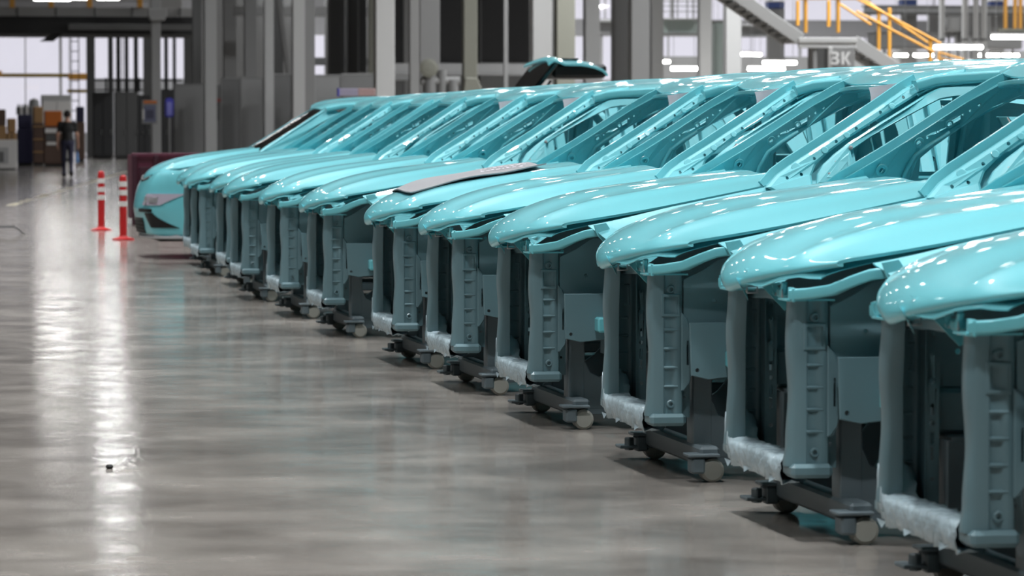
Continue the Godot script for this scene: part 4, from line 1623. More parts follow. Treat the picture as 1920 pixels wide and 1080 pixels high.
	kp.plate([Vector2(-.22, 0), Vector2(.22, 0), Vector2(.30, .16), Vector2(.30, .38), Vector2(-.30, .38), Vector2(-.30, .16)], [], .5, func(q: Vector3) -> Vector3: return q, .02)
	part(kb, "head", kp, M.col4)
	var po := thing("notice_board", "framed notice board with an orange header on the light column", "notice board", Vector3(wx(282, 119.5), hy(282, 210, 119.5), -119.5))
	slab(po, "board", 267, 297, hy(282, 232, 119.5), hy(282, 188, 119.5), 119.81, .04, M.col3)
	slab(po, "header", 270, 295, hy(282, 194, 119.5), hy(282, 189, 119.5), 119.77, .03, M.orange)
	slab(po, "sheet", 271, 293, hy(282, 229, 119.5), hy(282, 197, 119.5), 119.78, .02, paint(Color(.40, .41, .50), .7))
	slab(po, "printed_block", 275, 289, hy(282, 222, 119.5), hy(282, 206, 119.5), 119.765, .012, paint(Color(.26, .26, .34), .7))
	slab(po, "pin_strip", 268, 271, hy(282, 224, 119.5), hy(282, 205, 119.5), 119.765, .012, M.white)
	# blue signal box on a thin pole
	var sg := thing("signal_box", "violet-blue rounded box on a thin pale pole", "sign", Vector3(wx(318, 112), 0, -112))
	var sb := MB.new()
	var bw := wx(325, 112) - wx(309, 112)
	sb.plate(rrect(bw, .58, .09, 4), [], .14, func(q: Vector3) -> Vector3: return q + Vector3(0, hy(318, 202, 112), 0), .02)
	part(sg, "box", sb, M.blue)
	part(sg, "face_panel", one_box(Vector3(bw * .6, .40, .02), Vector3(0, hy(318, 204, 112), .075), .008), paint(Color(.55, .55, .86), .4))
	var pole := MB.new()
	pole.tube([Vector3(0, 0, 0), Vector3(0, hy(318, 214, 112), 0)], .035, 10)
	part(sg, "pole", pole, M.col4)
	var pb := MB.new()
	pb.lathe(Vector3.ZERO, Vector3.UP, [Vector2(.10, 0), Vector2(.10, .02), Vector2(.05, .05), Vector2(.036, .08)], 14)
	part(sg, "foot", pb, M.col2)
	# ---- grey guard panels across the middle
	var edges := [327, 389, 415, 452, 495, 548, 590, 640, 703]
	var nm := ["first", "second", "third", "fourth", "fifth", "sixth", "seventh", "eighth"]
	for i in 8:
		var dd := 112.0 - i * 1.5
		var t := thing("guard_fence", "grey sheet guard panel in a steel frame, %s past the blue signal box" % nm[i], "guard panel", Vector3(wx((edges[i] + edges[i + 1]) / 2.0, dd), 0, -dd))
		var top := hy(edges[i], [157, 157, 146, 144, 138, 136, 140, 138][i], dd)
		slab(t, "sheet", edges[i] + 1, edges[i + 1] - 1, .12, top - .02, dd, .03, M.col1 if i % 3 else M.col2, .004)
		slab(t, "top_rail", edges[i], edges[i + 1], top - .05, top, dd - .02, .06, M.col2)
		for px in [edges[i] + .4, edges[i + 1] - 1.6]:
			slab(t, "post", px, px + 1.4, 0, top, dd - .02, .06, M.col2)
		slab(t, "foot_rail", edges[i], edges[i + 1], .06, .12, dd - .02, .06, M.col0)
	var rs := thing("warning_plate", "small red and grey warning plate on a guard panel", "sign", Vector3(wx(406, 108), hy(406, 205, 108), -108))
	slab(rs, "red_band", 398, 415, hy(406, 190, 108), hy(406, 184, 108), 110.44, .03, paint(Color(.45, .20, .18), .6))
	slab(rs, "grey_plate", 398, 413, hy(406, 224, 108), hy(406, 191, 108), 110.44, .03, M.col0)
	# ---- columns behind the cars
	var list := [
		[362, 378, 130.0, M.col1, "dark grey column rising behind the first guard panel"], [384, 406, 104.0, M.col3, "mid grey column between the first and second guard panels"],
		[420, 443, 140.0, M.col2, "grey column behind the third guard panel"], [459, 481, 135.0, M.col2, "grey column behind the fourth guard panel"],
		[496, 513, 104.0, M.col3, "slim light column with a diagonal brace beside it"], [513, 531, 128.0, M.col1, "darker column beside the slim braced one"],
		[549, 571, 96.0, M.col4, "pale column beside a mid grey one, left of the bright slot"], [571, 590, 98.0, M.col2, "mid grey column touching the pale column"],
		[616, 646, 125.0, M.col1, "broad dark grey column past the bright slot"], [650, 671, 128.0, M.col2, "grey column next to the broad dark one"],
		[691, 703, 118.5, M.olive, "olive grey column just before the white one"], [703, 738, 82.0, M.col5, "broad white-painted column over the car roofs"],
		[757, 768, 118.0, M.col2, "narrow grey column past the white-painted one"], [768, 785, 88.0, M.col4, "light grey column beside a broad grey one"], [785, 822, 90.0, M.col2, "broad grey column with pipework at its foot"],
		[868, 893, 92.0, M.olive, "olive column on a flared foot between dark gaps"], [944, 952, 100.0, M.col2, "thin grey post before the dark gap"],
		[996, 1031, 86.0, M.col5, "broad white column beside the raised tailgate"], [1041, 1075, 96.0, M.olive, "olive column behind the raised tailgate"],
		[1095, 1122, 110.0, M.col3, "grey column between two tall bright slots"], [1148, 1180, 84.0, M.col1, "dark half of the broad double column"], [1180, 1214, 83.0, M.col2, "lighter half of the broad double column"],
		[1219, 1241, 118.0, M.col3, "grey column left of the gridded window"], [1309, 1331, 112.0, M.col4, "light column right of the gridded window"], [1358, 1386, 100.0, M.col3, "grey column where the staircase begins"]]
	for c in list:
		column(c[0], c[1], c[2], c[3], c[4], 11.6, c[1] - c[0] > 14 and c[1] - c[0] < 24)
	var br := thing("diagonal_brace", "grey diagonal brace between two columns", "brace", Vector3(wx(530, 116), 0, -116), "", "structure")
	var bm := MB.new()
	bm.sweep([Vector3(wx(520, 116), hy(520, -20, 116), -116) - br.position, Vector3(wx(545, 116), hy(545, 160, 116), -116) - br.position], rrect(.16, .16, .02, 1), Vector3.BACK, true)
	part(br, "bar", bm, M.col2)
	for b in [[370, 588, 176.0], [609, 1074, 177.0]]:
		var t := thing("tall_partition", "tall dull grey partition behind the columns, %s the bright slot" % ("before" if b[0] < 400 else "past"), "partition", Vector3(wx((b[0] + b[1]) / 2.0, b[2]), 0, -b[2]), "", "structure")
		var k := 6
		for m in k:
			slab(t, "cladding_panel", lerpf(b[0], b[1], m / float(k)) + .3, lerpf(b[0], b[1], (m + 1.0) / k) - .3, .1, 11.9, b[2], .1, M.col2, .02)
		slab(t, "base_rail", b[0], b[1], 0, .1, b[2], .12, M.col0)
	# cross beams between the columns; black boxes stand in for the dark gaps
	var bi := 0
	for b in [[440, 700, 28, 12, 136.0, M.col3], [590, 700, 120, 108, 131.0, M.col1], [735, 1000, 138, 119, 104.0, M.col2], [735, 800, 148, 142, 101.0, M.col1]]:
		var t := thing("cross_beam", ["light cross beam high between the columns", "dark cross beam beside the broad dark column", "grey parapet beam under the dark gaps", "narrow pipe beam beside the white-painted column"][bi], "beam", Vector3(wx((b[0] + b[1]) / 2.0, b[4]), 0, -b[4]), "", "structure")
		slab(t, "beam", b[0], b[1], hy(b[0], b[2], b[4]), hy(b[0], b[3], b[4]), b[4], .25, b[5])
		slab(t, "lower_flange", b[0], b[1], hy(b[0], b[2], b[4]) - .05, hy(b[0], b[2], b[4]), b[4] - .1, .45, b[5])
		bi += 1
	bi = 0
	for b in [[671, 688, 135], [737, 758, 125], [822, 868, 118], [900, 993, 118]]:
		var t := thing("dark_gap_box", ["tall black box filling the dark gap beside the olive grey column", "tall black box filling the dark gap just past the white-painted column", "charcoal box filling the dark gap above the pipework", "wide black box filling the dark gap left of the broad white column"][bi], "enclosure", Vector3(wx((b[0] + b[1]) / 2.0, 121), 0, -121))
		slab(t, "body", b[0], b[1], 0, 9.2, 121, 2.5, M.darker if bi != 2 else M.dark)  # darkness of the gap put into a near-black colour
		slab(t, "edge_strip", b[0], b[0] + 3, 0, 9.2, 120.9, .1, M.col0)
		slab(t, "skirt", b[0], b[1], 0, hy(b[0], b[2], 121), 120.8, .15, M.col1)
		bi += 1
	# valve and pipes at the foot of the broad grey column
	var pv := thing("pipe_cluster", "grey pipes with a round valve at the broad grey column", "pipes", Vector3(wx(830, 86), 0, -86))
	for q in [[805, 128, .16], [828, 132, .12], [848, 150, .14]]:
		var pm := MB.new()
		pm.tube([Vector3(wx(q[0], 86), 0, -86) - pv.position, Vector3(wx(q[0], 86), hy(q[0], q[1], 86), -86) - pv.position], q[2], 12)
		part(pv, "pipe", pm, M.col2)
	var vm := MB.new()
	vm.lathe(Vector3(wx(804, 85.8), hy(804, 128, 85.8), -85.8) - pv.position, Vector3.BACK, [Vector2(.001, 0), Vector2(.20, 0), Vector2(.22, .03), Vector2(.15, .05), Vector2(.001, .06)], 20)
	part(pv, "valve_wheel", vm, M.olive)
	var pm2 := MB.new()
	pm2.tube([Vector3(wx(790, 86), hy(790, 152, 86), -86) - pv.position, Vector3(wx(862, 86), hy(862, 152, 86), -86) - pv.position], .10, 12)
	part(pv, "pipe", pm2, M.col3)
	var fk := thing("column_foot", "flared foot of the olive column", "column foot", Vector3(wx(881, 91.5), 0, -91.5), "", "structure")
	var fm := MB.new()
	fm.plate([Vector2(wx(866, 91.5), hy(870, 180, 91.5)), Vector2(wx(906, 91.5), hy(906, 180, 91.5)), Vector2(wx(893, 91.5), hy(893, 146, 91.5)), Vector2(wx(870, 91.5), hy(870, 146, 91.5))], [], .4, func(q: Vector3) -> Vector3: return Vector3(q.x - fk.position.x, q.y, q.z), .02)
	part(fk, "haunch", fm, M.olive)
	# pale strip lights / panels just over the far roofs
	var ws := thing("printed_banner", "long pale banner with a pink half, above the far car roofs", "banner", Vector3(wx(670, 70), hy(670, 173, 70), -70))
	slab(ws, "pale_half", 636, 672, hy(670, 180, 70), hy(670, 166, 70), 70, .04, paint(Color(.72, .70, .80), .6))
	slab(ws, "pink_half", 672, 704, hy(670, 180, 70), hy(670, 166, 70), 70, .04, paint(Color(.78, .66, .66), .6))
	slab(ws, "end_cap", 633, 636, hy(670, 181, 70), hy(670, 165, 70), 69.98, .08, M.blue)
	for px in [642, 698]:
		slab(ws, "stand_leg", px, px + 2, 0, hy(670, 180, 70), 70.02, .03, M.col1)


func mezzanine() -> void:
	# right half: gridded windows behind, beams, staircase with yellow rails, pipes and lights
	var bi := 0
	for b in [[1240, 1312, 62, 38, 150.0], [1386, 1480, 66, 50, 150.0], [1120, 1150, 60, 42, 150.0], [1620, 1920, 24, 14, 140.0], [1740, 1920, 62, 24, 145.0]]:
		var t := thing("mezzanine_beam", ["green-grey floor beam under the gridded window", "grey floor beam behind the stair flight", "short grey floor beam beside the double column", "pale upper beam over the pipe bridge", "deep grey beam of the pipe bridge"][bi], "beam", Vector3(wx((b[0] + b[1]) / 2.0, b[4]), 0, -b[4]), "", "structure")
		slab(t, "web", b[0], b[1], hy(b[0], b[2], b[4]), hy(b[0], b[3], b[4]), b[4], .2, [M.green_grey, M.col2, M.col2, M.col4, M.col2][bi])
		slab(t, "top_flange", b[0], b[1], hy(b[0], b[3], b[4]), hy(b[0], b[3], b[4]) + .08, b[4] - .15, .5, M.col3)
		slab(t, "bottom_flange", b[0], b[1], hy(b[0], b[2], b[4]) - .08, hy(b[0], b[2], b[4]), b[4] - .15, .5, M.col1)
		bi += 1
	# window grid bars at the upper ribbon
	var gb := thing("window_guard", "dark bar grid before the upper bright window", "window guard", Vector3(wx(1276, 152), 0, -152))
	for px in [1262, 1270, 1288, 1299]:
		slab(gb, "bar", px - 1.2, px + 1.2, hy(px, 37, 152), hy(px, -40, 152), 152, .05, M.col1)
	for py in [22, 12, 3]:
		slab(gb, "cross_bar", 1243, 1309, hy(1276, py + 1.0, 152), hy(1276, py - 1.0, 152), 152.06, .05, M.col2)
	# low partition wall in pale grey closes the work stations below the windows
	var lw := thing("low_partition", "pale grey low partition behind the tube lights", "partition", Vector3(wx(1500, 160), 0, -160))
	slab(lw, "panel", 1205, 1560, .1, hy(1300, 106, 160), 160, .12, M.col3)
	slab(lw, "panel", 1560, 1990, .1, hy(1700, 95, 160), 160, .12, M.col4)
	slab(lw, "base_rail", 1205, 1990, 0, .1, 160, .16, M.col1)
	# machine blocks on the work stations
	bi = 0
	for b in [[1340, 1360, 42, 165, M.green_grey], [1545, 1566, 84, 165, M.col0], [1640, 1760, 62, 92, M.col2], [1775, 1800, 30, 60, M.col3], [1804, 1915, 70, 92, M.col3]]:
		var t := thing("work_station", ["slim green-grey machine behind the stair column", "dark machine panel under the stair landing", "grey machine housing behind the yellow rails", "pale ducting block on the pipe bridge", "long pale conveyor housing below the pipe bridge"][bi], "machine", Vector3(wx((b[0] + b[1]) / 2.0, 138), 0, -138))
		var y0 := hy(b[0], b[3], 138)
		slab(t, "housing", b[0], b[1], maxf(y0, .1), hy(b[0], b[2], 138), 138, 1.2, b[4], .04)
		slab(t, "top_cover", b[0] - 1, b[1] + 1, hy(b[0], b[2], 138), hy(b[0], b[2], 138) + .06, 137.95, 1.3, M.col2)
		for k in 2:
			slab(t, "leg", lerpf(b[0], b[1], .15 + .7 * k) - 1, lerpf(b[0], b[1], .15 + .7 * k) + 1, 0, maxf(y0, .1), 138.3, .2, M.col1)
		slab(t, "door_panel", lerpf(b[0], b[1], .2), lerpf(b[0], b[1], .8), maxf(y0, .1) + .1, hy(b[0], b[2], 138) - .1, 137.96, .05, b[4], .01)
		bi += 1
	# ---- staircase
	var d := 70.0
	var st := thing("staircase", "grey steel staircase with a mid landing and yellow hand rails", "staircase", Vector3(wx(1560, d), 0, -d))
	var P := func(px: float, py: float, dz: float) -> Vector3: return Vector3(wx(px, d), hy(px, py, d), -d - dz) - st.position
	for z in [0.0, 1.1]:
		for f in [[[1360, -22], [1500, 74]], [[1600, 78], [1712, 150]], [[1712, 150], [1850, 238]]]:
			var sm := MB.new()
			sm.sweep([P.call(f[0][0], f[0][1], z), P.call(f[1][0], f[1][1], z)], rrect(.05, .24, .01, 1), Vector3.UP, true)
			part(st, "stringer", sm, M.col3)
	var lm := MB.new()
	lm.box((P.call(1500, 76, .55) + P.call(1600, 76, .55)) / 2.0, Vector3(wx(1600, d) - wx(1500, d) + .1, .10, 1.2), .01)
	lm.box((P.call(1500, 83, 0.0) + P.call(1600, 83, 0.0)) / 2.0, Vector3(wx(1600, d) - wx(1500, d) + .1, .16, .06), .01)
	part(st, "landing", lm, M.col4)
	for k in 10:
		var f := (k + .5) / 10.0
		part(st, "tread", one_box(Vector3(.30, .04, 1.06), P.call(lerpf(1365, 1500, f), lerpf(-18, 72, f), .55), .006), M.col2)
	for k in 16:
		var f := (k + .5) / 16.0
		part(st, "tread", one_box(Vector3(.28, .04, 1.06), P.call(lerpf(1600, 1850, f), lerpf(75, 235, f), .55), .006), M.col2)
	for q in [[1527, 0.0], [1590, 0.0], [1520, 1.1], [1585, 1.1]]:
		slab(st, "landing_post", q[0] - 4, q[0] + 4, 0, hy(q[0], 84, d), d + q[1], .12, M.col2)
	var rails := [[[1496, -2], [1604, -2], 0.0], [[1496, 22], [1604, 22], 1.1], [[1604, -2], [1762, 82], 0.0], [[1604, 22], [1750, 98], 0.0], [[1640, -8], [1768, 78], 1.1], [[1598, 3], [1660, 44], 1.1]]
	for r in rails:
		if r[0][1] == 22 and r[1][0] == 1604:
			continue
		var rm := MB.new()
		rm.tube([P.call(r[0][0], r[0][1], r[2]), P.call(r[1][0], r[1][1], r[2])], .025, 8)
		part(st, "hand_rail", rm, M.yellow)
	for q in [[1510, -2, 62, 0.0], [1571, -2, 62, 0.0], [1495, -2, 46, 1.1], [1553, -2, 48, 1.1], [1647, 20, 104, 0.0], [1667, 12, 118, 1.1], [1744, 72, 124, 0.0]]:
		slab(st, "rail_post", q[0] - 3, q[0] + 3, hy(q[0], q[2], d), hy(q[0], q[1], d), d + q[3], .06, M.yellow)
	# second flight of yellow rails lower on the far side
	var yr := thing("guard_rail", "short yellow guard rail sloping down beyond the staircase", "guard rail", Vector3(wx(1780, 95), 0, -95))
	for f in [[1758, 98, 1806, 112], [1758, 108, 1806, 122]]:
		var rm := MB.new()
		rm.tube([Vector3(wx(f[0], 95), hy(f[0], f[1], 95), -95) - yr.position, Vector3(wx(f[2], 95), hy(f[2], f[3], 95), -95) - yr.position], .025, 8)
		part(yr, "hand_rail", rm, M.yellow)
	for px in [1760, 1804]:
		slab(yr, "rail_post", px - 2, px + 2, 0, hy(px, 100 if px < 1780 else 113, 95), 95, .06, M.yellow)
	var lt := thing("bay_sign", "pale characters on the grey panel under the stair landing", "sign", Vector3(wx(1574, 69.4), 0, -69.4))
	slab(lt, "panel", 1552, 1602, hy(1577, 150, 69.5), hy(1577, 88, 69.5), 69.5, .05, M.col2)
	slab(lt, "post", 1552, 1560, 0, hy(1577, 88, 69.5), 69.44, .05, M.col4)
	var tm := TextMesh.new()
	tm.text = "3К"
	var sf := SystemFont.new()
	sf.font_names = PackedStringArray(["Droid Sans"])
	sf.font_weight = 700
	tm.font = sf
	tm.font_size = 64
	tm.pixel_size = .36 / 64.0 * .95
	tm.depth = .012
	var to := part(lt, "lettering", tm, M.col5)
	to.position = Vector3(wx(1576, 69.4), hy(1576, 110, 69.4), -69.43) - lt.position
	slab(lt, "leg", 1590, 1594, 0, hy(1577, 150, 69.5), 69.5, .05, M.col1)
	# ---- vertical pipes and yellow posts of the bridge
	var vi := 0
	for px in [1764, 1807, 1828, 1843]:
		var t := thing("vertical_pipe", ["pale vertical pipe next to the yellow hand rail", "pale vertical pipe left of a close pair", "first of two close pale pipes", "second of two close pale pipes"][vi], "pipe", Vector3(wx(px, 120), 0, -120))
		var pm := MB.new()
		pm.tube([Vector3.ZERO, Vector3(0, 11.9, 0)], .10, 12)
		part(t, "pipe", pm, M.col5)
		var cl := MB.new()
		for y in [2.5, 4.2, 5.6]:
			cl.lathe(Vector3(0, y, 0), Vector3.UP, [Vector2(.10, 0), Vector2(.13, .0), Vector2(.13, .08), Vector2(.10, .08)], 12)
		part(t, "pipe_collar", cl, M.col2)
		vi += 1
	var yp := thing("yellow_barrier", "yellow posts with a foot rail at the edge of the pipe bridge", "barrier", Vector3(wx(1895, 110), 0, -110))
	for px in [1884, 1902, 1912]:
		slab(yp, "post", px - 3, px + 3, hy(px, 56, 110), hy(px, -12, 110), 110, .1, M.yellow)
	slab(yp, "foot_rail", 1872, 1935, hy(1900, 60, 110), hy(1900, 54, 110), 109.95, .2, M.olive)
	slab(yp, "bracket_leg", 1925, 1931, 0, hy(1900, 56, 110), 110, .1, M.col2)
	vi = 0
	for b in [[1440, 1470, 4, 16], [1690, 1718, 0, 14], [1855, 1882, 3, 17]]:
		var t := thing("parts_crate", ["blue and white crate on the stair level", "pale blue crate above the yellow rails", "blue crate on the pipe bridge"][vi], "crate", Vector3(wx((b[0] + b[1]) / 2.0, 141.5), hy(b[0], b[3], 141.5), -141.5))
		slab(t, "body", b[0], b[1], hy(b[0], b[3], 141.5), hy(b[0], b[2], 141.5), 141.5, .6, paint(Color(.16, .24, .46), .6), .02)
		slab(t, "rim", b[0] - 1, b[1] + 1, hy(b[0], b[2], 141.5), hy(b[0], b[2], 141.5) + .05, 141.45, .7, M.white)
		slab(t, "stand", b[0], b[1], 0, hy(b[0], b[3], 141.5), 141.7, .3, M.col2)
		vi += 1
	# ---- tube lights over the stations
	var i := 0
	var names := ["single short tube light beside the double column", "short tube light just left of the gridded window", "long bright tube light below the gridded window", "tube light left of the stair column, lower of two", "tube light left of the stair column, upper of two", "tube light right of the stair column", "short tube light right of the stair column", "long tube light under the first stair flight", "second long tube light under the first stair flight",
		"short tube light under the yellow rails", "second short tube light under the yellow rails", "long tube light at the foot of the yellow rails", "tube light over the conveyor housing", "tube light near the pale pipes, first of a pair", "tube light near the pale pipes, second of a pair", "low tube light touching the nearest roof line", "low tube light above the car roofs"]
	for q in [[1214, 1220, 116, 150], [1243, 1254, 116, 150], [1258, 1306, 129, 110], [1334, 1358, 116, 140], [1344, 1358, 103, 150], [1386, 1408, 102, 140], [1412, 1426, 103, 150], [1402, 1470, 129, 110], [1430, 1492, 118, 115], [1676, 1700, 104, 140], [1712, 1748, 104, 140], [1750, 1840, 89, 105], [1858, 1930, 70, 105], [1834, 1872, 104, 140], [1878, 1908, 104, 140], [1752, 1822, 117, 124], [1690, 1742, 125, 130]]:
		tube_lamp(q[0], q[1], q[2], q[3], names[i])
		i += 1


func aisle_things() -> void:
	# flexible posts
	for q in [Vector2(190, 432), Vector2(231, 450)]:
		var dd: float = 1.3 * FPX / (q.y - 240.0)
		var dist: float = dd / (cos(TH) + sin(TH) * wx(q.x, 1.0))
		var t := thing("bollard", "red flexible bollard with white bands, beside the maroon bin" if q.x > 200 else "red and white bollard on a flat foot, further from the maroon bin", "bollard", Vector3(wx(q.x, dist), 0, -dist), "red and white bollards")
		var tm := MB.new()
		tm.lathe(Vector3.ZERO, Vector3.UP, [Vector2(.05, .02), Vector2(.043, .06), Vector2(.042, .70), Vector2(.036, .74), Vector2(.02, .755), Vector2(.001, .757)], 20)
		part(t, "tube", tm, M.red)
		var fm := MB.new()
		fm.lathe(Vector3.ZERO, Vector3.UP, [Vector2(.13, 0), Vector2(.13, .015), Vector2(.06, .035), Vector2(.05, .05)], 20)
		part(t, "foot", fm, M.red)
		for y in ([.62, .52] if q.x > 200 else [.60, .49]):
			var bm := MB.new()
			bm.lathe(Vector3(0, y, 0), Vector3.UP, [Vector2(.042, 0), Vector2(.0455, .002), Vector2(.0455, .058), Vector2(.042, .06)], 20)
			part(t, "white_band", bm, M.white)
		var b3 := MB.new()
		b3.lathe(Vector3(0, .39, 0), Vector3.UP, [Vector2(.042, 0), Vector2(.0455, .002), Vector2(.0455, .058), Vector2(.042, .06)], 20)
		part(t, "white_band", b3, M.white)
	# maroon bin behind the finished car
	var d := 50.0
	var mb := thing("parts_bin", "dark maroon steel bin standing behind the finished car", "bin", Vector3(wx(320, d), 0, -d))
	var x0 := wx(252, d) - mb.position.x
	var x1 := wx(420, d) - mb.position.x
	var top := hy(300, 291, d)
	part(mb, "front_panel", one_box(Vector3(x1 - x0, top - .08, .03), Vector3((x0 + x1) / 2, top / 2 + .04, 0), .006), M.maroon)
	part(mb, "back_panel", one_box(Vector3(x1 - x0, top - .08, .03), Vector3((x0 + x1) / 2, top / 2 + .04, -1.0), .006), M.maroon)
	for x in [x0, x1]:
		part(mb, "end_panel", one_box(Vector3(.03, top - .08, 1.0), Vector3(x, top / 2 + .04, -.5), .006), M.maroon)
	for x in [x0, x0 + .29, (x0 + x1) / 2 + .1, x1]:
		part(mb, "stiffener", one_box(Vector3(.07, top, .05), Vector3(x, top / 2, .03), .008), M.maroon_dark)
	part(mb, "top_rim", one_box(Vector3(x1 - x0 + .08, .06, .07), Vector3((x0 + x1) / 2, top, .01), .01), M.maroon)
	part(mb, "inset_panel", one_box(Vector3(.20, top * .7, .02), Vector3(x0 + .165, top * .48, .025), .005), M.maroon_dark)
	part(mb, "floor_plate", one_box(Vector3(x1 - x0, .04, 1.0), Vector3((x0 + x1) / 2, .10, -.5)), M.maroon_dark)
	# white cabinet at the edge of the frame
	d = 117.0
	var wc := thing("white_cabinet", "white cabinet with a grey door panel on the aisle floor", "cabinet", Vector3(wx(0, d), 0, -d))
	slab(wc, "body", -38, 33, .04, hy(0, 262, d), d, .7, M.white, .02)
	slab(wc, "door", -28, 17, .2, hy(0, 276, d), d - .03, .04, M.col5, .01)
	slab(wc, "printed_label", -3, 8, hy(0, 304, d), hy(0, 284, d), d - .045, .02, M.col2)
	slab(wc, "plinth", -34, 29, 0, .04, d + .03, .6, M.dark)
	# goods stacked before the bright opening
	var i := 0
	var nm := ["tan cardboard box at the end of the white cabinet", "tan stacked box with a dark lid behind the white cabinet", "dark navy trolley with upright bottles", "brown crate rack beside the navy trolley", "orange-topped brown machine before the white van body", "tall white van body behind the orange-topped machine", "round grey drum on the stacked goods", "navy and brown narrow locker beside the ladder column"]
	for b in [[-20, 13, 258, 205, 121.0, M.tan_box, M.brown], [14, 32, 262, 222, 119.3, M.tan_box, M.tan_box], [34, 62, 296, 215, 130.0, M.navy, M.navy], [63, 83, 296, 200, 131.0, M.brown, M.tan_box], [84, 118, 294, 208, 128.0, M.brown, M.orange], [78, 136, 292, 178, 150.0, M.col5, M.col5], [54, 76, 296, 184, 140.0, M.col3, M.col3], [144, 160, 297, 200, 145.0, M.brown, M.navy]]:
		var dd: float = b[4]
		var t := thing(["cardboard_box", "cardboard_box", "trolley", "crate_rack", "floor_machine", "van_body", "drum", "locker"][i], nm[i], ["box", "box", "trolley", "rack", "machine", "van", "drum", "locker"][i], Vector3(wx((b[0] + b[1]) / 2.0, dd), 0, -dd))
		var y1 := hy(b[0], b[3], dd)
		var ym := y1 * .72
		if i == 6:
			var dm := MB.new()
			var r := (wx(b[1], dd) - wx(b[0], dd)) / 2
			dm.lathe(Vector3.ZERO, Vector3.UP, [Vector2(r, 0), Vector2(r, y1 * .45), Vector2(r * 1.04, y1 * .46), Vector2(r, y1 * .47), Vector2(r, y1 * .85), Vector2(r * .8, y1 * .97), Vector2(.01, y1)], 24)
			part(t, "shell", dm, b[5])
			i += 1
			continue
		slab(t, "body", b[0], b[1], .08, ym, dd, .7, b[5], .02)
		slab(t, "upper_body", b[0] + 1, b[1] - 1, ym, y1, dd + .05, .6, b[6], .03)
		slab(t, "plinth", b[0] + 1, b[1] - 1, 0, .08, dd + .04, .6, M.dark)
		if i == 2:
			for k in 5:
				var bm := MB.new()
				bm.lathe(Vector3(wx(36 + k * 5.5, dd), y1, -dd - .3) - t.position, Vector3.UP, [Vector2(.07, 0), Vector2(.07, .22), Vector2(.03, .30), Vector2(.03, .36), Vector2(.001, .36)], 12)
				part(t, "bottle", bm, M.white if k % 2 else M.col1)
		elif i == 3:
			for k in 3:
				slab(t, "shelf", b[0] - .5, b[1] + .5, ym * (.3 + .3 * k), ym * (.3 + .3 * k) + .05, dd - .03, .1, M.tan_box)
		elif i == 4:
			slab(t, "bumper", b[0] + 1, b[1] - 1, y1 * .60, y1 * .68, dd - .05, .1, M.white)
			slab(t, "bumper", b[0] + 4, b[1] - 12, y1 * .38, y1 * .44, dd - .05, .1, M.white)
			slab(t, "panel", b[0] + 3, b[1] - 6, y1 * .46, y1 * .58, dd - .02, .05, M.col1)
		elif i == 0 or i == 1:
			slab(t, "tape", (b[0] + b[1]) / 2.0 - 1, (b[0] + b[1]) / 2.0 + 1, .1, ym, dd - .01, .02, M.brown)
		elif i == 7:
			slab(t, "door", b[0] + 1.5, b[1] - 1.5, .2, ym - .1, dd - .02, .04, M.brown)
		elif i == 5:
			slab(t, "door_leaf", b[0] + 3, (b[0] + b[1]) / 2.0 - .5, .5, y1 - .25, dd - .03, .05, M.white)
			slab(t, "door_leaf", (b[0] + b[1]) / 2.0 + .5, b[1] - 3, .5, y1 - .25, dd - .03, .05, M.white)
		i += 1
	# bent wire stand at the frame's edge
	var wd := 46.0
	var wf := thing("wire_stand", "low bent wire stand on the open floor", "stand", Vector3(wx(20, wd), 0, -wd))
	for z in [0.0, .45]:
		var wm := MB.new()
		wm.tube([Vector3(-.32, 0, -z), Vector3(-.20, hy(5, 426, wd), -z), Vector3(.06, hy(30, 426, wd), -z), Vector3(.17, 0.0, -z)], .009, 6)
		part(wf, "wire_loop", wm, M.col1)
	for x in [-.20, .06]:
		var wm := MB.new()
		wm.tube([Vector3(x, hy(20, 426, wd), 0), Vector3(x, hy(20, 426, wd), -.45)], .008, 6)
		part(wf, "cross_wire", wm, M.col1)
	# worn floor line: from near the wire stand out past the first bollard
	var fa := Vector3(wx(18, 63.0), .0015, -63.0)
	var fb := Vector3(wx(240, 112.0), .0015, -112.0)
	var lm := MB.new()
	var side := (fb - fa).cross(Vector3.UP).normalized() * .10
	var rng := RandomNumberGenerator.new()
	rng.seed = 3
	for k in 60:
		if rng.randf() < .12 + .35 * (1.0 - k / 60.0):
			continue
		var a := fa.lerp(fb, k / 60.0)
		var b := fa.lerp(fb, (k + rng.randf_range(.8, 1.0)) / 60.0)
		lm.quad(a - side * rng.randf_range(.7, 1), b - side * rng.randf_range(.7, 1), b + side * rng.randf_range(.7, 1), a + side * rng.randf_range(.7, 1))
	solo("floor_line", "worn pale marking line on the floor beyond the bollards", "floor marking", lm, paint(Color(.80, .77, .68), .6), "", "structure")
	var pe := MB.new()
	pe.box(Vector3(0, .008, 0), Vector3(.028, .016, .022), .006, Basis(Vector3.UP, .5))
	var q := 1.3 * FPX / (878.0 - 240.0)
	solo("floor_scrap", "tiny black scrap lying alone on the open floor", "scrap", pe, M.black, "", "", Vector3(wx(203, q), 0, -q))


# ------------------------------------------------------------------ papers and the mat that lie on the bodies
func paper_sheet(at: Vector3, lean: float, label: String) -> void:
	var p := []
	for i in 7:
		var row := PackedVector3Array()
		for j in 6:
			var f := i / 6.0
			var w := j / 5.0
			row.push_back(Vector3(w * .15 - .035 * f + .01 * sin(f * 4.0), -f * .13 - .01 * w, .012 * sin(w * 3.0 + f * 2.0)))
		p.append(row)
	var b := MB.new()
	b.sheet(p, .0012)
	var o := solo("paper_sheet", label, "paper", b, M.paper, "paper sheets hung in the windscreen openings", "", at)
	o.rotation = Vector3(0, lean, .22)


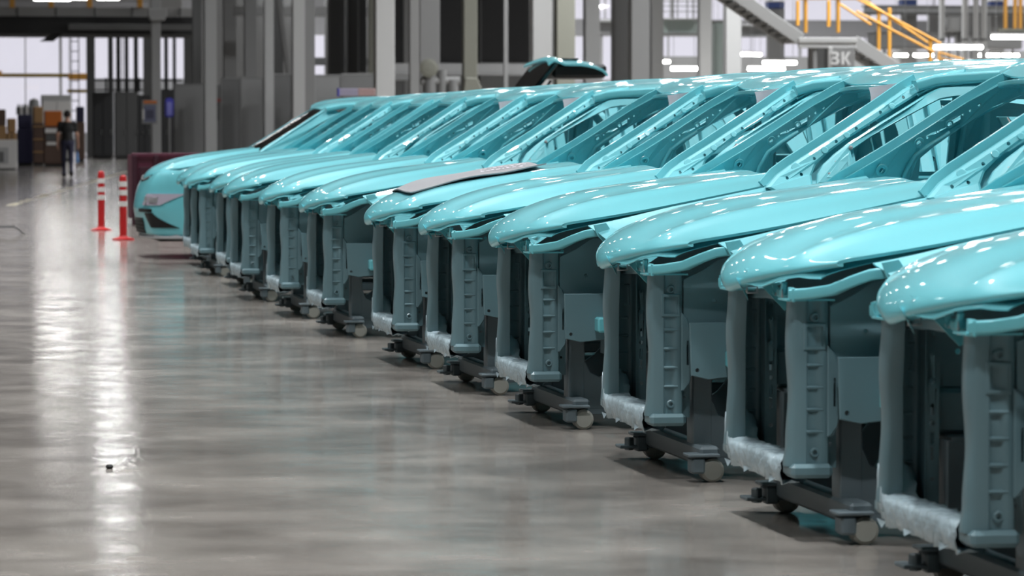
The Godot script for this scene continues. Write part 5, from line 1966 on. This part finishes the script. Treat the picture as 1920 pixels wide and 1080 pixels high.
func hood_mat(at: Vector3) -> void:
	var p := []
	for i in 33:
		var row := PackedVector3Array()
		for j in 25:
			var f := i / 32.0
			var w := lerpf(-.62, .52, j / 24.0)
			var t := lerpf(.52, .93, f)
			var q := hood_at(t, w, .017 + .010 * sin(f * 9.0 + w * 5.0) * .5)
			if i == 0:
				q.y += .004
			q.y += .02 * smoothstep(.75, 1.0, f) * smoothstep(.2, .52, w)
			row.push_back(q)
		p.append(row)
	var b := MB.new()
	b.sheet(p, .007)
	var t := thing("hood_mat", "grey protective mat with pale print spread over one hood", "mat", at)
	part(t, "cloth", b, M.mat_cloth)
	# pale print: a ring with strokes, too small to read
	var rng := RandomNumberGenerator.new()
	rng.seed = 21
	var pm := MB.new()
	for line in 3:
		for k in 9:
			var tt := lerpf(.80, .90, k / 8.0)
			var ww := .12 + line * .10
			var h := rng.randf_range(.015, .035)
			for seg in 2:
				var a := [tt + seg * .004, ww + rng.randf_range(-.02, .02), tt + seg * .004 + rng.randf_range(.003, .007), ww + h]
				var q0 := hood_at(a[0], a[1], .0245)
				var q1 := hood_at(a[2], a[1], .0245)
				var q2 := hood_at(a[2], a[3], .0245)
				var q3 := hood_at(a[0], a[3], .0245)
				for q in [q0, q1, q2, q3]:
					q.y += 0.0
				pm.quad(q0, q1, q2, q3)
	part(t, "print", pm, M.paper)


# ------------------------------------------------------------------ everything together
func _ready() -> void:
	# camera
	var cam := Camera3D.new()
	cam.name = "camera"
	add_child(cam)
	cam.position = Vector3(0, CAM_H, 0)
	cam.rotation = Vector3(-AL, -TH, 0)
	var ca := CameraAttributesPhysical.new()
	ca.frustum_focal_length = 12.0 / (540.0 / FPX)
	ca.frustum_near = .1
	ca.frustum_far = 500.0
	ca.frustum_focus_distance = 16.5
	ca.exposure_aperture = ca.frustum_focal_length / 19.0
	cam.attributes = ca
	cam.fov = rad_to_deg(2.0 * atan(540.0 / FPX))
	cam.near = .1
	cam.far = 500.0
	cam.current = true
	# daylight outside the hall, overcast
	var env := Environment.new()
	env.background_mode = Environment.BG_COLOR
	env.background_color = Color(.93, .92, .97)
	env.background_energy_multiplier = 1.0
	env.tonemap_mode = Environment.TONE_MAPPER_LINEAR
	env.tonemap_exposure = 1.0
	env.sdfgi_enabled = true
	env.ssao_enabled = true
	env.ssil_enabled = true
	var we := WorldEnvironment.new()
	we.name = "environment"
	we.environment = env
	add_child(we)
	make_materials()
	# ceiling lights over the row and down the aisle
	for i in 4:
		for j in 9:
			high_lamp(-6.0 + i * 7.4, 10.6, -4.5 - j * 7.0, .28, 1.3, 66.0, "long ceiling light hanging over the row of car bodies", "ceiling lights over the row")
	for q in [[205.0, 8.3, 75, 225], [190.0, 8.6, 75, 225], [178.0, 8.7, 80, 225], [172.0, 9.5, 75, 225], [165.0, 10.2, 90, 225], [150.0, 10.6, 180, 228], [140.0, 10.9, 178, 226], [128.0, 10.9, 182, 226], [119.0, 10.9, 190, 222]]:
		var x0 := wx(q[2], q[0]) + .6
		var x1 := wx(q[3], q[0]) - .6
		var k := maxi(1, roundi((x1 - x0) / 1.5) + 1)
		for m in k:
			high_lamp(x0 if k == 1 else lerpf(x0, x1, m / float(k - 1)), q[1], -q[0], 1.2, .25, 6.0, "broad ceiling light over the far end of the aisle", "ceiling lights over the aisle")
	for i in 4:  # unseen lamps added to brighten the columns behind the cars
		for j in 4:
			if i < 2:
				continue
			high_lamp(6.0 + i * 6.5, 10.6, -66.0 - j * 9.0, .34, 1.4, 80.0, "unseen long light added to brighten the tall columns", "added lights brightening the columns")
	for i in 5:  # unseen lamps added to brighten the background, last row for the far wall
		for j in 6:
			high_lamp(21.0 + i * 9.0, 10.6, -68.0 - j * 27.0, .5, 2.0, 140.0, "unseen long light added to brighten the work stations and far wall", "added lights brightening the background")
	hall()
	# ---- the row of cars
	var shell := build_shell()
	var stand := build_stand()
	var ord := ["first", "second", "third", "fourth", "fifth", "sixth", "seventh", "eighth", "ninth", "tenth", "eleventh", "twelfth"]
	# [z of the middle, shift of the nose along x, hood lift in degrees]
	var rows := [[-35.35, .25, .0], [-33.15, .12, .2], [-30.85, .13, .0], [-28.4, .0, .3], [-25.85, .0, .2], [-23.5, .0, .0], [-20.45, .0, .0], [-18.45, .0, .0], [-16.35, .0, .3], [-13.91, .0, .0], [-11.82, .0, .2], [-9.85, -.02, .0]]
	for i in 12:
		var at := Vector3(NOSE_X + rows[i][1], 0, rows[i][0])
		var lab := "bare turquoise car body on a stand, %s in the row from the finished car" % ord[i]
		var c: Node3D = shell if i == 0 else copy(shell, at, lab)
		c.position = at
		c.set_meta("label", lab)
		(c.get_node("hood") as Node3D).rotation_degrees.z = -rows[i][2]
		var sl := "grey steel roller stand under the %s car body from the finished car" % ord[i]
		var s: Node3D = stand if i == 0 else copy(stand, at, sl)
		s.position = at
		s.set_meta("label", sl)
		if i >= 4:
			paper_sheet(at + Vector3(1.61, 1.478, .44), [.0, .1, -.1, .2, .0, .15, -.05, .1][i - 4], "white paper sheet hung in the windscreen opening of the %s car body" % ord[i])
	hood_mat(Vector3(NOSE_X, 0, rows[6][0]))
	build_finished(Vector3(NOSE_X + .12, 0, -37.7))
	aisle_things()
	var pd := 98.0
	build_person(Vector3(wx(127, pd), 0, -pd), -.1)
	background()
	mezzanine()
